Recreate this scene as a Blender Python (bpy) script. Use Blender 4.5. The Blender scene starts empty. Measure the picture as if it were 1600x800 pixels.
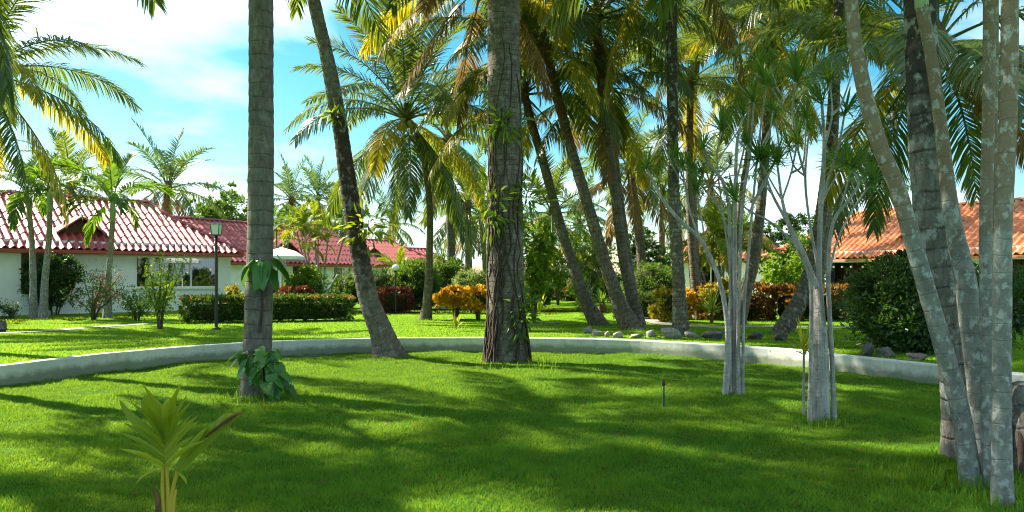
import bpy, math, random
import numpy as np
from mathutils import Vector, Matrix

# ------------------------------------------------------------------ camera, sky, sun, exposure
SC = bpy.context.scene
COL = SC.collection
R = math.radians
CAMZ, FPX, HORZ = 1.6, 1200.0, 435.0          # eye height, focal length in photo pixels, horizon row
cam = bpy.data.cameras.new('camera'); cam.sensor_width = 36.0; cam.lens = FPX / 1600 * 36
cam.shift_y = (HORZ - 400) / 1600; cam.clip_start = 0.05; cam.clip_end = 9000
camo = bpy.data.objects.new('camera', cam); COL.objects.link(camo)
camo.location = (0, 0, CAMZ); camo.rotation_euler = (R(90), 0, 0)
SC.camera = camo

SUN_AZ, SUN_EL = 62.0, 42.0                   # degrees left of the view axis, height
sdir = Vector((-math.sin(R(SUN_AZ)) * math.cos(R(SUN_EL)), math.cos(R(SUN_AZ)) * math.cos(R(SUN_EL)), math.sin(R(SUN_EL))))
world = bpy.data.worlds.new('World'); SC.world = world; world.use_nodes = True
wt = world.node_tree; wt.nodes.clear()
def wn(t): return wt.nodes.new(t)
sky = wn('ShaderNodeTexSky'); sky.sky_type = 'NISHITA'; sky.sun_disc = False
sky.sun_elevation = R(SUN_EL); sky.sun_rotation = R(-SUN_AZ)
sky.air_density = 1.0; sky.dust_density = 0.6; sky.ozone_density = 1.6
tc = wn('ShaderNodeTexCoord'); sep = wn('ShaderNodeSeparateXYZ'); wt.links.new(tc.outputs['Generated'], sep.inputs[0])
zc = wn('ShaderNodeMath'); zc.operation = 'MAXIMUM'; zc.inputs[1].default_value = 0.0; wt.links.new(sep.outputs[2], zc.inputs[0])
za = wn('ShaderNodeMath'); za.operation = 'ADD'; za.inputs[1].default_value = 0.16; wt.links.new(zc.outputs[0], za.inputs[0])
dx = wn('ShaderNodeMath'); dx.operation = 'DIVIDE'; wt.links.new(sep.outputs[0], dx.inputs[0]); wt.links.new(za.outputs[0], dx.inputs[1])
dy = wn('ShaderNodeMath'); dy.operation = 'DIVIDE'; wt.links.new(sep.outputs[1], dy.inputs[0]); wt.links.new(za.outputs[0], dy.inputs[1])
cb = wn('ShaderNodeCombineXYZ'); wt.links.new(dx.outputs[0], cb.inputs[0]); wt.links.new(dy.outputs[0], cb.inputs[1]); cb.inputs[2].default_value = 3.7
cn = wn('ShaderNodeTexNoise'); cn.inputs['Scale'].default_value = 0.62; cn.inputs['Detail'].default_value = 8; cn.inputs['Roughness'].default_value = 0.52
wt.links.new(cb.outputs[0], cn.inputs['Vector'])
cr_ = wn('ShaderNodeValToRGB'); cr_.color_ramp.elements[0].position = 0.485; cr_.color_ramp.elements[1].position = 0.585
wt.links.new(cn.outputs[0], cr_.inputs[0])
hs = wn('ShaderNodeHueSaturation'); hs.inputs['Hue'].default_value = 0.474; hs.inputs['Saturation'].default_value = 1.5; hs.inputs['Value'].default_value = 1.0
wt.links.new(sky.outputs[0], hs.inputs['Color'])
mx = wn('ShaderNodeMix'); mx.data_type = 'RGBA'
wt.links.new(cr_.outputs[0], mx.inputs[0]); wt.links.new(hs.outputs[0], mx.inputs[6]); mx.inputs[7].default_value = (6.2, 7.5, 8.5, 1)
bg = wn('ShaderNodeBackground'); bg.inputs[1].default_value = 0.066
wt.links.new(mx.outputs[2], bg.inputs[0])
wo = wn('ShaderNodeOutputWorld'); wt.links.new(bg.outputs[0], wo.inputs[0])
sl = bpy.data.lights.new('sun', 'SUN'); sl.energy = 5.0; sl.angle = R(0.55); sl.color = (1.0, 0.925, 0.76)
so = bpy.data.objects.new('sun', sl); COL.objects.link(so); so.location = (-30, 20, 40)
so.rotation_euler = (-sdir).to_track_quat('-Z', 'Y').to_euler()
vs = SC.view_settings; vs.view_transform = 'Standard'; vs.look = 'None'; vs.gamma = 1.0; vs.use_curve_mapping = False
vs.exposure = 1.65
SC.cycles.use_denoising = True; SC.cycles.filter_width = 1.05
SC.cycles.max_bounces = 8; SC.cycles.diffuse_bounces = 4; SC.cycles.transmission_bounces = 5; SC.cycles.transparent_max_bounces = 8
SC.cycles.caustics_reflective = False; SC.cycles.caustics_refractive = False; SC.cycles.sample_clamp_indirect = 6

# ------------------------------------------------------------------ helpers
INNER, OUTER = 0.0, 0.28                      # level of the sunken round lawn and of the lawn around it
def W(x, y, d): return Vector(((x - 800) / FPX * d, d, CAMZ + (HORZ - y) / FPX * d))
def G(x, y, lv=OUTER):
    d = (CAMZ - lv) * FPX / (y - HORZ); return Vector(((x - 800) / FPX * d, d, lv))
def GX(x, d, lv=OUTER): return Vector(((x - 800) / FPX * d, d, lv))

def link(o, parent=None):
    COL.objects.link(o)
    if parent is not None: o.parent = parent
    return o
def thing(name, label, cat, loc=(0, 0, 0), rz=0.0, group=None):
    o = bpy.data.objects.new(name, None); o.empty_display_size = 0.2; link(o)
    o.location = loc; o.rotation_euler = (0, 0, rz); o['label'] = label; o['category'] = cat
    if group: o['group'] = group
    return o
def tag(o, label, cat, group=None):
    o['label'] = label; o['category'] = cat
    if group: o['group'] = group
    return o
def mesh_np(name, V, F, mat=None, var=None, uv=None, smooth=False):
    """V (n,3); F (m,3) or (m,4) array, or list of faces"""
    me = bpy.data.meshes.new(name)
    V = np.asarray(V, dtype=np.float32)
    if isinstance(F, np.ndarray):
        m, k = F.shape
        me.vertices.add(len(V)); me.vertices.foreach_set('co', V.ravel())
        me.loops.add(m * k); me.loops.foreach_set('vertex_index', F.astype(np.int32).ravel())
        me.polygons.add(m); me.polygons.foreach_set('loop_start', np.arange(0, m * k, k, dtype=np.int32))
        me.update(calc_edges=True)
    else:
        me.from_pydata([tuple(map(float, v)) for v in V], [], [tuple(map(int, f)) for f in F]); me.update()
    if var is not None:
        a = me.attributes.new('var', 'FLOAT', 'POINT'); a.data.foreach_set('value', np.asarray(var, dtype=np.float32))
    if uv is not None:
        u = me.uv_layers.new(name='UVMap'); uv = np.asarray(uv, dtype=np.float32)
        idx = np.empty(len(me.loops), dtype=np.int32); me.loops.foreach_get('vertex_index', idx)
        u.data.foreach_set('uv', uv[idx].ravel())
    if smooth: me.polygons.foreach_set('use_smooth', np.ones(len(me.polygons), dtype=bool))
    if mat: me.materials.append(mat)
    return me
def obj(name, me, parent=None, loc=None, rot=None, scale=None, mat=None):
    o = bpy.data.objects.new(name, me); link(o, parent)
    if loc is not None: o.location = loc
    if rot is not None: o.rotation_euler = rot
    if scale is not None: o.scale = scale if hasattr(scale, '__len__') else (scale,) * 3
    if mat is not None:
        o.material_slots[0].link = 'OBJECT'; o.material_slots[0].material = mat
    return o
class MB:
    """collects boxes, quads and prisms into one mesh"""
    def __init__(s): s.v = []; s.f = []
    def box(s, x0, x1, y0, y1, z0, z1):
        b = len(s.v)
        s.v += [(x0, y0, z0), (x1, y0, z0), (x1, y1, z0), (x0, y1, z0), (x0, y0, z1), (x1, y0, z1), (x1, y1, z1), (x0, y1, z1)]
        s.f += [(b, b + 3, b + 2, b + 1), (b + 4, b + 5, b + 6, b + 7), (b, b + 1, b + 5, b + 4), (b + 1, b + 2, b + 6, b + 5), (b + 2, b + 3, b + 7, b + 6), (b + 3, b, b + 4, b + 7)]
        return s
    def poly(s, pts): b = len(s.v); s.v += [tuple(p) for p in pts]; s.f.append(tuple(range(b, b + len(pts)))); return s
    def slab(s, pts, off):
        """polygon extruded by the vector off"""
        b = len(s.v); n = len(pts); off = Vector(off)
        s.v += [tuple(p) for p in pts] + [tuple(Vector(p) + off) for p in pts]
        s.f.append(tuple(range(b + n - 1, b - 1, -1))); s.f.append(tuple(range(b + n, b + 2 * n)))
        for i in range(n): j = (i + 1) % n; s.f.append((b + i, b + j, b + n + j, b + n + i))
        return s
    def build(s, name, mat, parent=None, smooth=False, **k):
        return obj(name, mesh_np(name, s.v, s.f, mat, smooth=smooth), parent, **k)
def catmull(P, n, closed=False):
    P = [np.array(p, float) for p in P]; out = []
    m = len(P) if closed else len(P) - 1
    for i in range(m):
        if closed: a, b, c, d = P[i - 1], P[i], P[(i + 1) % len(P)], P[(i + 2) % len(P)]
        else:
            b, c = P[i], P[i + 1]; a = P[i - 1] if i else 2 * b - c; d = P[i + 2] if i + 2 < len(P) else 2 * c - b
        for k in range(n):
            t = k / n
            out.append(0.5 * (2 * b + (c - a) * t + (2 * a - 5 * b + 4 * c - d) * t * t + (3 * b - a - 3 * c + d) * t ** 3))
    if not closed: out.append(P[-1])
    return np.array(out)
def resample(C, step):
    seg = np.linalg.norm(np.diff(C, axis=0), axis=1); s = np.concatenate([[0], np.cumsum(seg)])
    n = max(2, int(s[-1] / step) + 1); t = np.linspace(0, s[-1], n)
    return np.stack([np.interp(t, s, C[:, k]) for k in range(3)], 1), t
def tube(P, rad, sides=12, step=0.08, rng=None, ring=0.0, ringsp=0.14, lump=0.0, smoothpts=6, cap=True, prof=None):
    """tapered tube along points P; rad = radii at the points. returns V,F,uv(u around, v metres)"""
    C = catmull(P, smoothpts) if len(P) > 2 else np.array(P, float)
    rr = np.interp(np.linspace(0, 1, len(C)), np.linspace(0, 1, len(rad)), rad)
    s0 = np.concatenate([[0], np.cumsum(np.linalg.norm(np.diff(C, axis=0), axis=1))])
    C2, t = resample(C, step); r = np.interp(t, s0, rr)
    T = np.gradient(C2, axis=0); T /= np.linalg.norm(T, axis=1)[:, None] + 1e-9
    ref = np.array([1.0, 0, 0]) if abs(T[0][0]) < 0.8 else np.array([0, 1.0, 0])
    V = []; uv = []; n = len(C2); ph = rng.uniform(0, 6, 8) if rng is not None else np.zeros(8)
    a = np.linspace(0, 2 * math.pi, sides, endpoint=False)
    for i in range(n):
        ref = ref - T[i] * ref.dot(T[i]); ref /= np.linalg.norm(ref) + 1e-9
        B = np.cross(T[i], ref); q = r[i]
        if ring: q *= 1 + ring * (1 - ((t[i] + 0.02 * math.sin(t[i] * 7 + ph[0])) % ringsp) / ringsp * 2)
        w = np.ones(sides) * q
        if lump: w *= 1 + lump * (np.sin(3 * a + ph[1] + t[i] * 1.3) * 0.5 + np.sin(2 * a - t[i] * 2.9 + ph[2]) * 0.5 + np.sin(5 * a + t[i] * 5 + ph[3]) * 0.3)
        if prof is not None: w *= prof(a, t[i])
        V.append(C2[i] + np.outer(np.cos(a) * w, ref) + np.outer(np.sin(a) * w, B))
        uv += [(k / sides, t[i]) for k in range(sides)]
    V = np.concatenate(V); F = []
    for i in range(n - 1):
        for k in range(sides):
            j = (k + 1) % sides; F.append((i * sides + k, i * sides + j, (i + 1) * sides + j, (i + 1) * sides + k))
    if cap:
        V = np.vstack([V, C2[-1] + T[-1] * r[-1] * 0.3]); uv.append((0.5, t[-1]))
        F = F + [((n - 1) * sides + k, (n - 1) * sides + (k + 1) % sides, n * sides) for k in range(sides)]
    return V, F, np.array(uv)
def join(parts):
    Vs, Fs, o = [], [], 0
    for V, F in parts:
        Vs.append(np.asarray(V)); Fs += [tuple(i + o for i in f) for f in F]; o += len(V)
    return np.concatenate(Vs), Fs
def unit(a): return a / (np.linalg.norm(a, axis=-1, keepdims=True) + 1e-9)
def leaves(P, D, N, L, Wd, fold=0.25, curl=0.15):
    """two-triangle folded leaves: base P, direction D, rough normal N"""
    n = len(P); D = unit(D); S = unit(np.cross(D, N)); U = unit(np.cross(S, D))
    L = np.broadcast_to(L, n)[:, None]; Wd = np.broadcast_to(Wd, n)[:, None]
    mid = P + D * L * 0.42
    V = np.stack([P, mid + S * Wd * 0.5 + U * Wd * fold, P + D * L - U * L * curl, mid - S * Wd * 0.5 + U * Wd * fold], 1).reshape(-1, 3)
    b = np.arange(n)[:, None] * 4
    F = np.concatenate([b + np.array([[0, 1, 2]]), b + np.array([[0, 2, 3]])], 0)
    return V, F

# ------------------------------------------------------------------ materials
def newmat(name):
    m = bpy.data.materials.new(name); m.use_nodes = True; nt = m.node_tree
    return m, nt, nt.nodes['Principled BSDF'], nt.nodes['Material Output']
def mixc(nt, fac, a, b, blend='MIX'):
    n = nt.nodes.new('ShaderNodeMix'); n.data_type = 'RGBA'; n.blend_type = blend
    for i, s in ((0, fac), (6, a), (7, b)):
        if hasattr(s, 'links') or hasattr(s, 'is_linked'): nt.links.new(s, n.inputs[i])
        elif isinstance(s, (int, float)): n.inputs[i].default_value = s
        else: n.inputs[i].default_value = (*s, 1)
    return n.outputs[2]
def noise(nt, scale, detail=4, rough=0.55, vec=None, dim='3D'):
    n = nt.nodes.new('ShaderNodeTexNoise'); n.inputs['Scale'].default_value = scale; n.inputs['Detail'].default_value = detail; n.inputs['Roughness'].default_value = rough
    if vec is not None: nt.links.new(vec, n.inputs['Vector'])
    return n.outputs[0]
def ramp(nt, fac, stops):
    n = nt.nodes.new('ShaderNodeValToRGB'); el = n.color_ramp.elements
    while len(el) < len(stops): el.new(0.5)
    for e, (p, c) in zip(el, stops): e.position = p; e.color = (*c, 1) if hasattr(c, '__len__') else (c, c, c, 1)
    nt.links.new(fac, n.inputs[0]); return n.outputs[0]
def coord(nt, which='Object'): return nt.nodes.new('ShaderNodeTexCoord').outputs[which]
def mapping(nt, vec, scale):
    n = nt.nodes.new('ShaderNodeMapping'); n.inputs['Scale'].default_value = scale; nt.links.new(vec, n.inputs['Vector']); return n.outputs[0]
def bump(nt, bsdf, h, strength=0.4, dist=0.02):
    n = nt.nodes.new('ShaderNodeBump'); n.inputs['Strength'].default_value = strength; n.inputs['Distance'].default_value = dist
    nt.links.new(h, n.inputs['Height']); nt.links.new(n.outputs[0], bsdf.inputs['Normal'])
def math_(nt, op, a, b=None):
    n = nt.nodes.new('ShaderNodeMath'); n.operation = op
    for i, s in ((0, a), (1, b)):
        if s is None: continue
        if isinstance(s, (int, float)): n.inputs[i].default_value = s
        else: nt.links.new(s, n.inputs[i])
    return n.outputs[0]
def plain(name, c, rough=0.6, spec=0.3, metal=0.0, var=0.12, scale=3.0, bmp=0.0):
    m, nt, b, o = newmat(name)
    f = noise(nt, scale, 6, 0.6, coord(nt))
    col = ramp(nt, f, [(0.3, tuple(x * (1 - var) for x in c)), (0.7, tuple(min(1, x * (1 + var)) for x in c))])
    nt.links.new(col, b.inputs['Base Color']); b.inputs['Roughness'].default_value = rough
    b.inputs['Specular IOR Level'].default_value = spec; b.inputs['Metallic'].default_value = metal
    if bmp: bump(nt, b, noise(nt, scale * 8, 5, 0.6, coord(nt)), bmp, 0.01)
    return m
def leafmat(name, dark, light, trans, tfac=0.4, rough=0.42, spec=0.35, objvar=0.5, third=None):
    """leaf: colour goes dark>light with the 'var' attribute and the object's random number; sunlight passes through"""
    m, nt, b, o = newmat(name)
    at = nt.nodes.new('ShaderNodeAttribute'); at.attribute_name = 'var'
    oi = nt.nodes.new('ShaderNodeObjectInfo')
    f = math_(nt, 'ADD', math_(nt, 'MULTIPLY', at.outputs['Fac'], 1 - objvar * 0.6), math_(nt, 'MULTIPLY', oi.outputs['Random'], objvar * 0.6))
    st = [(0.1, dark), (0.8, light)] if third is None else [(0.1, dark), (0.55, light), (0.85, third)]
    c = ramp(nt, f, st)
    nt.links.new(c, b.inputs['Base Color']); b.inputs['Roughness'].default_value = rough; b.inputs['Specular IOR Level'].default_value = spec
    tr = nt.nodes.new('ShaderNodeBsdfTranslucent')
    nt.links.new(mixc(nt, 0.62, c, trans), tr.inputs[0])
    ms = nt.nodes.new('ShaderNodeMixShader'); ms.inputs[0].default_value = tfac
    nt.links.new(b.outputs[0], ms.inputs[1]); nt.links.new(tr.outputs[0], ms.inputs[2]); nt.links.new(ms.outputs[0], o.inputs[0])
    return m
def barkmat(name, c_lo, c_hi, ringc, ringsp=0.14, ringw=0.25, patch=None, patchamt=0.5, band=None, bandc=None, bmp=0.6, fine=22, rings=0.6, vs_=0.25, tone=0.72, ps=9.0):
    """palm bark: grey-brown fibres along the trunk, leaf-scar rings every ringsp metres, lichen patches; band = (v0,v1) metres that are dark"""
    if tone != 1:
        tn = lambda q: tuple(x * tone * w for x, w in zip(q, (1.0, .95, .88)))
        c_lo, c_hi, ringc = tn(c_lo), tn(c_hi), tn(ringc); patch = tn(patch) if patch else None
    m, nt, b, o = newmat(name)
    uv = coord(nt, 'UV'); ob = coord(nt)
    sp = nt.nodes.new('ShaderNodeSeparateXYZ'); nt.links.new(uv, sp.inputs[0])
    n1 = noise(nt, 4.0, 6, 0.65, ob); n2 = noise(nt, fine, 6, 0.7, mapping(nt, ob, (1, 1, vs_)))
    c = ramp(nt, n2, [(0.3, c_lo), (0.68, c_hi)])
    c = mixc(nt, ramp(nt, n1, [(0.35, 0.0), (0.7, 0.55)]), c, tuple(x * 0.5 for x in c_lo))
    if band:
        vw = math_(nt, 'ADD', sp.outputs[1], math_(nt, 'MULTIPLY', math_(nt, 'SUBTRACT', n1, 0.5), 2.2))
        r1 = nt.nodes.new('ShaderNodeMapRange'); r1.inputs['From Min'].default_value = band[0]; r1.inputs['From Max'].default_value = band[0] + 0.5; nt.links.new(vw, r1.inputs[0])
        r2 = nt.nodes.new('ShaderNodeMapRange'); r2.inputs['From Min'].default_value = band[1]; r2.inputs['From Max'].default_value = band[1] + 0.7
        r2.inputs['To Min'].default_value = 1; r2.inputs['To Max'].default_value = 0; nt.links.new(vw, r2.inputs[0])
        c = mixc(nt, math_(nt, 'MULTIPLY', math_(nt, 'MULTIPLY', r1.outputs[0], r2.outputs[0]), 0.85), c, bandc)
    if patch:
        pn = noise(nt, ps, 5, 0.6, mapping(nt, ob, (1, 1, 0.7)))
        c = mixc(nt, ramp(nt, pn, [(0.53, 0.0), (0.62, patchamt)]), c, patch)
    v = math_(nt, 'ADD', sp.outputs[1], math_(nt, 'MULTIPLY', noise(nt, 2.5, 3, 0.5, ob), 0.09))
    fr = math_(nt, 'FRACT', math_(nt, 'DIVIDE', v, ringsp))
    rg = ramp(nt, fr, [(0.0, 0.0), (ringw * 0.3, 1.0), (ringw, 0.0)])
    rg = math_(nt, 'MULTIPLY', rg, ramp(nt, noise(nt, 6.5, 4, 0.65, ob), [(0.36, 0.1), (0.6, 1.0)]))
    c = mixc(nt, math_(nt, 'MULTIPLY', rg, rings), c, ringc)
    nt.links.new(c, b.inputs['Base Color']); b.inputs['Roughness'].default_value = 0.85; b.inputs['Specular IOR Level'].default_value = 0.15
    h = math_(nt, 'SUBTRACT', math_(nt, 'ADD', n2, math_(nt, 'MULTIPLY', n1, 0.6)), math_(nt, 'MULTIPLY', rg, rings))
    bump(nt, b, h, bmp, 0.03)
    return m

M = {}
M['bark_grey'] = barkmat('bark_grey', (0.16, 0.145, 0.12), (0.34, 0.32, 0.28), (0.05, 0.045, 0.035), 0.19, 0.14, (0.42, 0.42, 0.38), 0.35)
M['bark_lean'] = barkmat('bark_lean', (0.17, 0.15, 0.13), (0.40, 0.37, 0.33), (0.06, 0.05, 0.04), 0.15, 0.22, (0.5, 0.48, 0.44), 0.6, (1.7, 5.0), (0.045, 0.025, 0.015), 1.2, 26, rings=.35, vs_=.5)
M['bark_root'] = barkmat('bark_root', (0.13, 0.11, 0.09), (0.36, 0.32, 0.28), (0.10, 0.09, 0.08), 0.10, 0.18, (0.42, 0.44, 0.40), 0.5, bmp=0.9)
M['bark_palm'] = barkmat('bark_palm', (0.13, 0.11, 0.08), (0.32, 0.28, 0.22), (0.045, 0.035, 0.02), 0.13, 0.35, (0.42, 0.40, 0.34), 0.4, (5.0, 30), (0.10, 0.055, 0.02))
M['bark_mottle'] = barkmat('bark_mottle', (0.13, 0.115, 0.085), (0.34, 0.31, 0.25), (0.03, 0.025, 0.018), 0.105, 0.45, (0.5, 0.5, 0.44), 0.75, (3.2, 30), (0.05, 0.04, 0.025))
M['bark_thick'] = barkmat('bark_thick', (0.12, 0.10, 0.085), (0.33, 0.31, 0.27), (0.05, 0.04, 0.03), 0.17, 0.18, (0.46, 0.46, 0.42), 0.8, (2.9, 30), (0.055, 0.042, 0.04), 0.9, tone=1)
M['bark_smooth'] = barkmat('bark_smooth', (0.17, 0.17, 0.145), (0.36, 0.36, 0.32), (0.12, 0.10, 0.08), 0.12, 0.12, (0.47, 0.49, 0.45), 0.75, (2.0, 30), (0.26, 0.18, 0.11), 0.5, 14, rings=.35, vs_=.6, tone=1, ps=17)
M['bark_pale'] = barkmat('bark_pale', (0.30, 0.26, 0.24), (0.70, 0.66, 0.62), (0.20, 0.16, 0.14), 0.05, 0.20, (0.66, 0.63, 0.60), 0.5, bmp=0.9, fine=30, rings=.2, vs_=.07, tone=1)
M['bark_tree'] = barkmat('bark_tree', (0.09, 0.075, 0.055), (0.24, 0.20, 0.16), (0.06, 0.05, 0.04), 0.3, 0.1)
M['root'] = plain('root', (0.075, 0.05, 0.038), 0.85, 0.15, var=0.4, scale=9, bmp=0.4)
M['sheath'] = plain('sheath', (0.16, 0.09, 0.04), 0.9, 0.1, var=0.5, scale=12, bmp=0.5)
M['shaft'] = plain('crownshaft', (0.30, 0.38, 0.17), 0.4, 0.4, var=0.2)
M['coconut'] = plain('coconut', (0.28, 0.24, 0.05), 0.5, 0.3, var=0.4)
M['frond'] = leafmat('frond_green', (0.022, 0.060, 0.014), (0.10, 0.155, 0.030), (0.36, 0.44, 0.02), 0.34, 0.36, 0.5)
M['frond_fresh'] = leafmat('frond_fresh', (0.035, 0.10, 0.010), (0.10, 0.19, 0.02), (0.30, 0.50, 0.02), 0.45)
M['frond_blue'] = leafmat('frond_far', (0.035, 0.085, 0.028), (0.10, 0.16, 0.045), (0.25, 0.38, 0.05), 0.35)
M['frond_yellow'] = leafmat('frond_yellow', (0.09, 0.12, 0.012), (0.30, 0.25, 0.02), (0.75, 0.60, 0.015), 0.5)
M['frond_brown'] = leafmat('frond_brown', (0.10, 0.065, 0.03), (0.28, 0.19, 0.08), (0.5, 0.30, 0.06), 0.35, 0.7, 0.1)
M['areca'] = leafmat('areca', (0.07, 0.14, 0.012), (0.22, 0.28, 0.02), (0.50, 0.56, 0.02), 0.45)
M['strap'] = leafmat('strap', (0.03, 0.10, 0.018), (0.12, 0.24, 0.035), (0.30, 0.45, 0.03), 0.35)
M['strap_yellow'] = leafmat('strap_yellow', (0.22, 0.28, 0.02), (0.42, 0.42, 0.03), (0.6, 0.6, 0.03), 0.35)
M['leaf'] = leafmat('leaf_mid', (0.025, 0.075, 0.010), (0.085, 0.17, 0.02), (0.28, 0.45, 0.02), 0.35)
M['leaf_dark'] = leafmat('leaf_dark', (0.014, 0.045, 0.008), (0.05, 0.12, 0.018), (0.16, 0.30, 0.02), 0.28, 0.35, 0.5)
M['leaf_light'] = leafmat('leaf_light', (0.06, 0.15, 0.012), (0.20, 0.31, 0.03), (0.40, 0.55, 0.02), 0.4)
M['leaf_var'] = leafmat('leaf_variegated', (0.05, 0.12, 0.02), (0.30, 0.38, 0.10), (0.40, 0.50, 0.08), 0.3)
M['leaf_hedge'] = leafmat('leaf_hedge', (0.016, 0.05, 0.008), (0.075, 0.15, 0.015), (0.22, 0.34, 0.02), 0.3)
M['leaf_red'] = leafmat('leaf_red', (0.06, 0.012, 0.010), (0.20, 0.06, 0.025), (0.40, 0.10, 0.03), 0.3)
M['croton'] = leafmat('croton_gold', (0.46, 0.15, 0.012), (0.74, 0.40, 0.015), (0.9, 0.58, 0.02), 0.42, third=(0.76, 0.56, 0.03))
M['croton_brown'] = leafmat('croton_brown', (0.07, 0.028, 0.012), (0.27, 0.11, 0.025), (0.5, 0.22, 0.02), 0.33, third=(0.13, 0.17, 0.03))
M['croton_mix'] = leafmat('croton_mix', (0.06, 0.12, 0.012), (0.48, 0.36, 0.02), (0.65, 0.5, 0.02), 0.35)
M['flower_orange'] = leafmat('flower_orange', (0.55, 0.10, 0.02), (0.70, 0.24, 0.03), (0.8, 0.3, 0.03), 0.3)
M['flower_pink'] = leafmat('flower_pink', (0.55, 0.09, 0.16), (0.70, 0.22, 0.28), (0.8, 0.2, 0.25), 0.35)
M['vine'] = leafmat('vine_leaf', (0.03, 0.13, 0.02), (0.09, 0.24, 0.04), (0.2, 0.42, 0.03), 0.3, 0.3, 0.55)
M['sprout'] = leafmat('sprout_leaf', (0.14, 0.24, 0.012), (0.36, 0.42, 0.02), (0.56, 0.60, 0.02), 0.45)
M['sprout_stem'] = plain('sprout_stem', (0.50, 0.36, 0.03), 0.5, 0.3)
M['core'] = plain('light_blocker_dark', (0.035, 0.045, 0.015), 0.95, 0.05, var=0.4, scale=6)  # dark colour of the added light-blocking bodies inside bushes and hedges
M['white_wall'] = plain('white_wall', (0.84, 0.87, 0.88), 0.85, 0.2, var=0.035, scale=1.2, bmp=0.1)
M['cream'] = plain('cream_wall', (0.70, 0.66, 0.54), 0.85, 0.2, var=0.05)
M['white_paint'] = plain('white_paint', (0.80, 0.80, 0.78), 0.4, 0.4, var=0.03)
M['fabric_white'] = plain('white_canvas', (0.82, 0.82, 0.80), 0.9, 0.1, var=0.03)
M['wood_dark'] = plain('wood_dark', (0.075, 0.030, 0.018), 0.6, 0.3, var=0.35, scale=8)
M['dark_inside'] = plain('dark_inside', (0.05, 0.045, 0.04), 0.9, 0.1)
M['black_metal'] = plain('black_metal', (0.025, 0.025, 0.028), 0.4, 0.5, var=0.2)
M['green_plastic'] = plain('green_plastic', (0.015, 0.10, 0.05), 0.5, 0.4, var=0.2)
M['curtain_gold'] = plain('curtain_gold', (0.50, 0.28, 0.03), 0.9, 0.1)
M['curtain_grey'] = plain('curtain_grey', (0.32, 0.32, 0.30), 0.9, 0.1)
M['stone'] = plain('stone', (0.30, 0.28, 0.25), 0.9, 0.2, var=0.45, scale=5, bmp=0.7)
M['stone_dark'] = plain('stone_dark', (0.10, 0.10, 0.095), 0.85, 0.2, var=0.5, scale=5, bmp=0.7)
M['path'] = plain('path_concrete', (0.34, 0.31, 0.26), 0.9, 0.2, var=0.12, scale=2, bmp=0.2)
M['sand'] = plain('sand', (0.55, 0.47, 0.34), 0.95, 0.1, var=0.1, scale=0.8)
M['bulb'] = plain('opal_glass', (0.82, 0.82, 0.80), 0.25, 0.5, var=0.02)
def glassmat():
    m, nt, b, o = newmat('window_glass')
    g = nt.nodes.new('ShaderNodeBsdfGlossy'); g.inputs['Roughness'].default_value = 0.03; g.inputs[0].default_value = (0.9, 0.95, 0.95, 1)
    t = nt.nodes.new('ShaderNodeBsdfTransparent'); t.inputs[0].default_value = (0.55, 0.62, 0.60, 1)
    l = nt.nodes.new('ShaderNodeLayerWeight'); l.inputs[0].default_value = 0.35
    ms = nt.nodes.new('ShaderNodeMixShader'); nt.links.new(math_(nt, 'ADD', math_(nt, 'MULTIPLY', l.outputs[0], 0.6), 0.10), ms.inputs[0])
    nt.links.new(t.outputs[0], ms.inputs[1]); nt.links.new(g.outputs[0], ms.inputs[2]); nt.links.new(ms.outputs[0], o.inputs[0]); return m
M['glass'] = glassmat()
def tilemat(name, lo, hi, rough, spec, coat, cr=.3):
    m, nt, b, o = newmat(name)
    oi = nt.nodes.new('ShaderNodeObjectInfo'); n = noise(nt, 7, 5, 0.6, coord(nt))
    c = ramp(nt, math_(nt, 'ADD', math_(nt, 'MULTIPLY', oi.outputs['Random'], 0.5), math_(nt, 'MULTIPLY', n, 0.6)), [(0.25, lo), (0.85, hi)])
    c = mixc(nt, ramp(nt, noise(nt, 2.2, 5, 0.65, coord(nt, 'Object')), [(0.55, 0.0), (0.75, 0.45)]), c, tuple(x * 0.4 for x in lo))
    nt.links.new(c, b.inputs['Base Color']); b.inputs['Roughness'].default_value = rough; b.inputs['Specular IOR Level'].default_value = spec
    b.inputs['Coat Weight'].default_value = coat; b.inputs['Coat Roughness'].default_value = cr
    bump(nt, b, noise(nt, 40, 4, 0.6, coord(nt)), 0.15, 0.01); return m
M['tile_red'] = tilemat('tile_red', (0.22, 0.030, 0.026), (0.42, 0.078, 0.058), 0.5, 0.45, 0.22, .36)
M['tile_matt'] = tilemat('tile_matt', (0.26, 0.045, 0.045), (0.40, 0.085, 0.075), 0.7, 0.3, 0.0)
M['tile_orange'] = tilemat('tile_orange', (0.48, 0.155, 0.065), (0.68, 0.265, 0.115), 0.65, 0.3, 0.1)
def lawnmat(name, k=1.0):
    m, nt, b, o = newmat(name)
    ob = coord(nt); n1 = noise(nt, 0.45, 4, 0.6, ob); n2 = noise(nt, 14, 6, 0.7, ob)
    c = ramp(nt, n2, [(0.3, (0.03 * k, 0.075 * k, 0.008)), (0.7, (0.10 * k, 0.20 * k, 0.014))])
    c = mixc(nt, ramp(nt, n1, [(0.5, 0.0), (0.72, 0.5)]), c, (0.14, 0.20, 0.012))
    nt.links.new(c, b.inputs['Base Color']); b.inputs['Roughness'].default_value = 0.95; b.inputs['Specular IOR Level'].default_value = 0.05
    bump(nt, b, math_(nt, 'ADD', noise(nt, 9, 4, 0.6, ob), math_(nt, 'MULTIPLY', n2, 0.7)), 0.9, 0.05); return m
M['lawn'] = lawnmat('lawn_turf'); M['lawn_up'] = lawnmat('lawn_turf_painted_sun', 1.7)  # upper lawn copy: stronger sun is put into its colour
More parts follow.
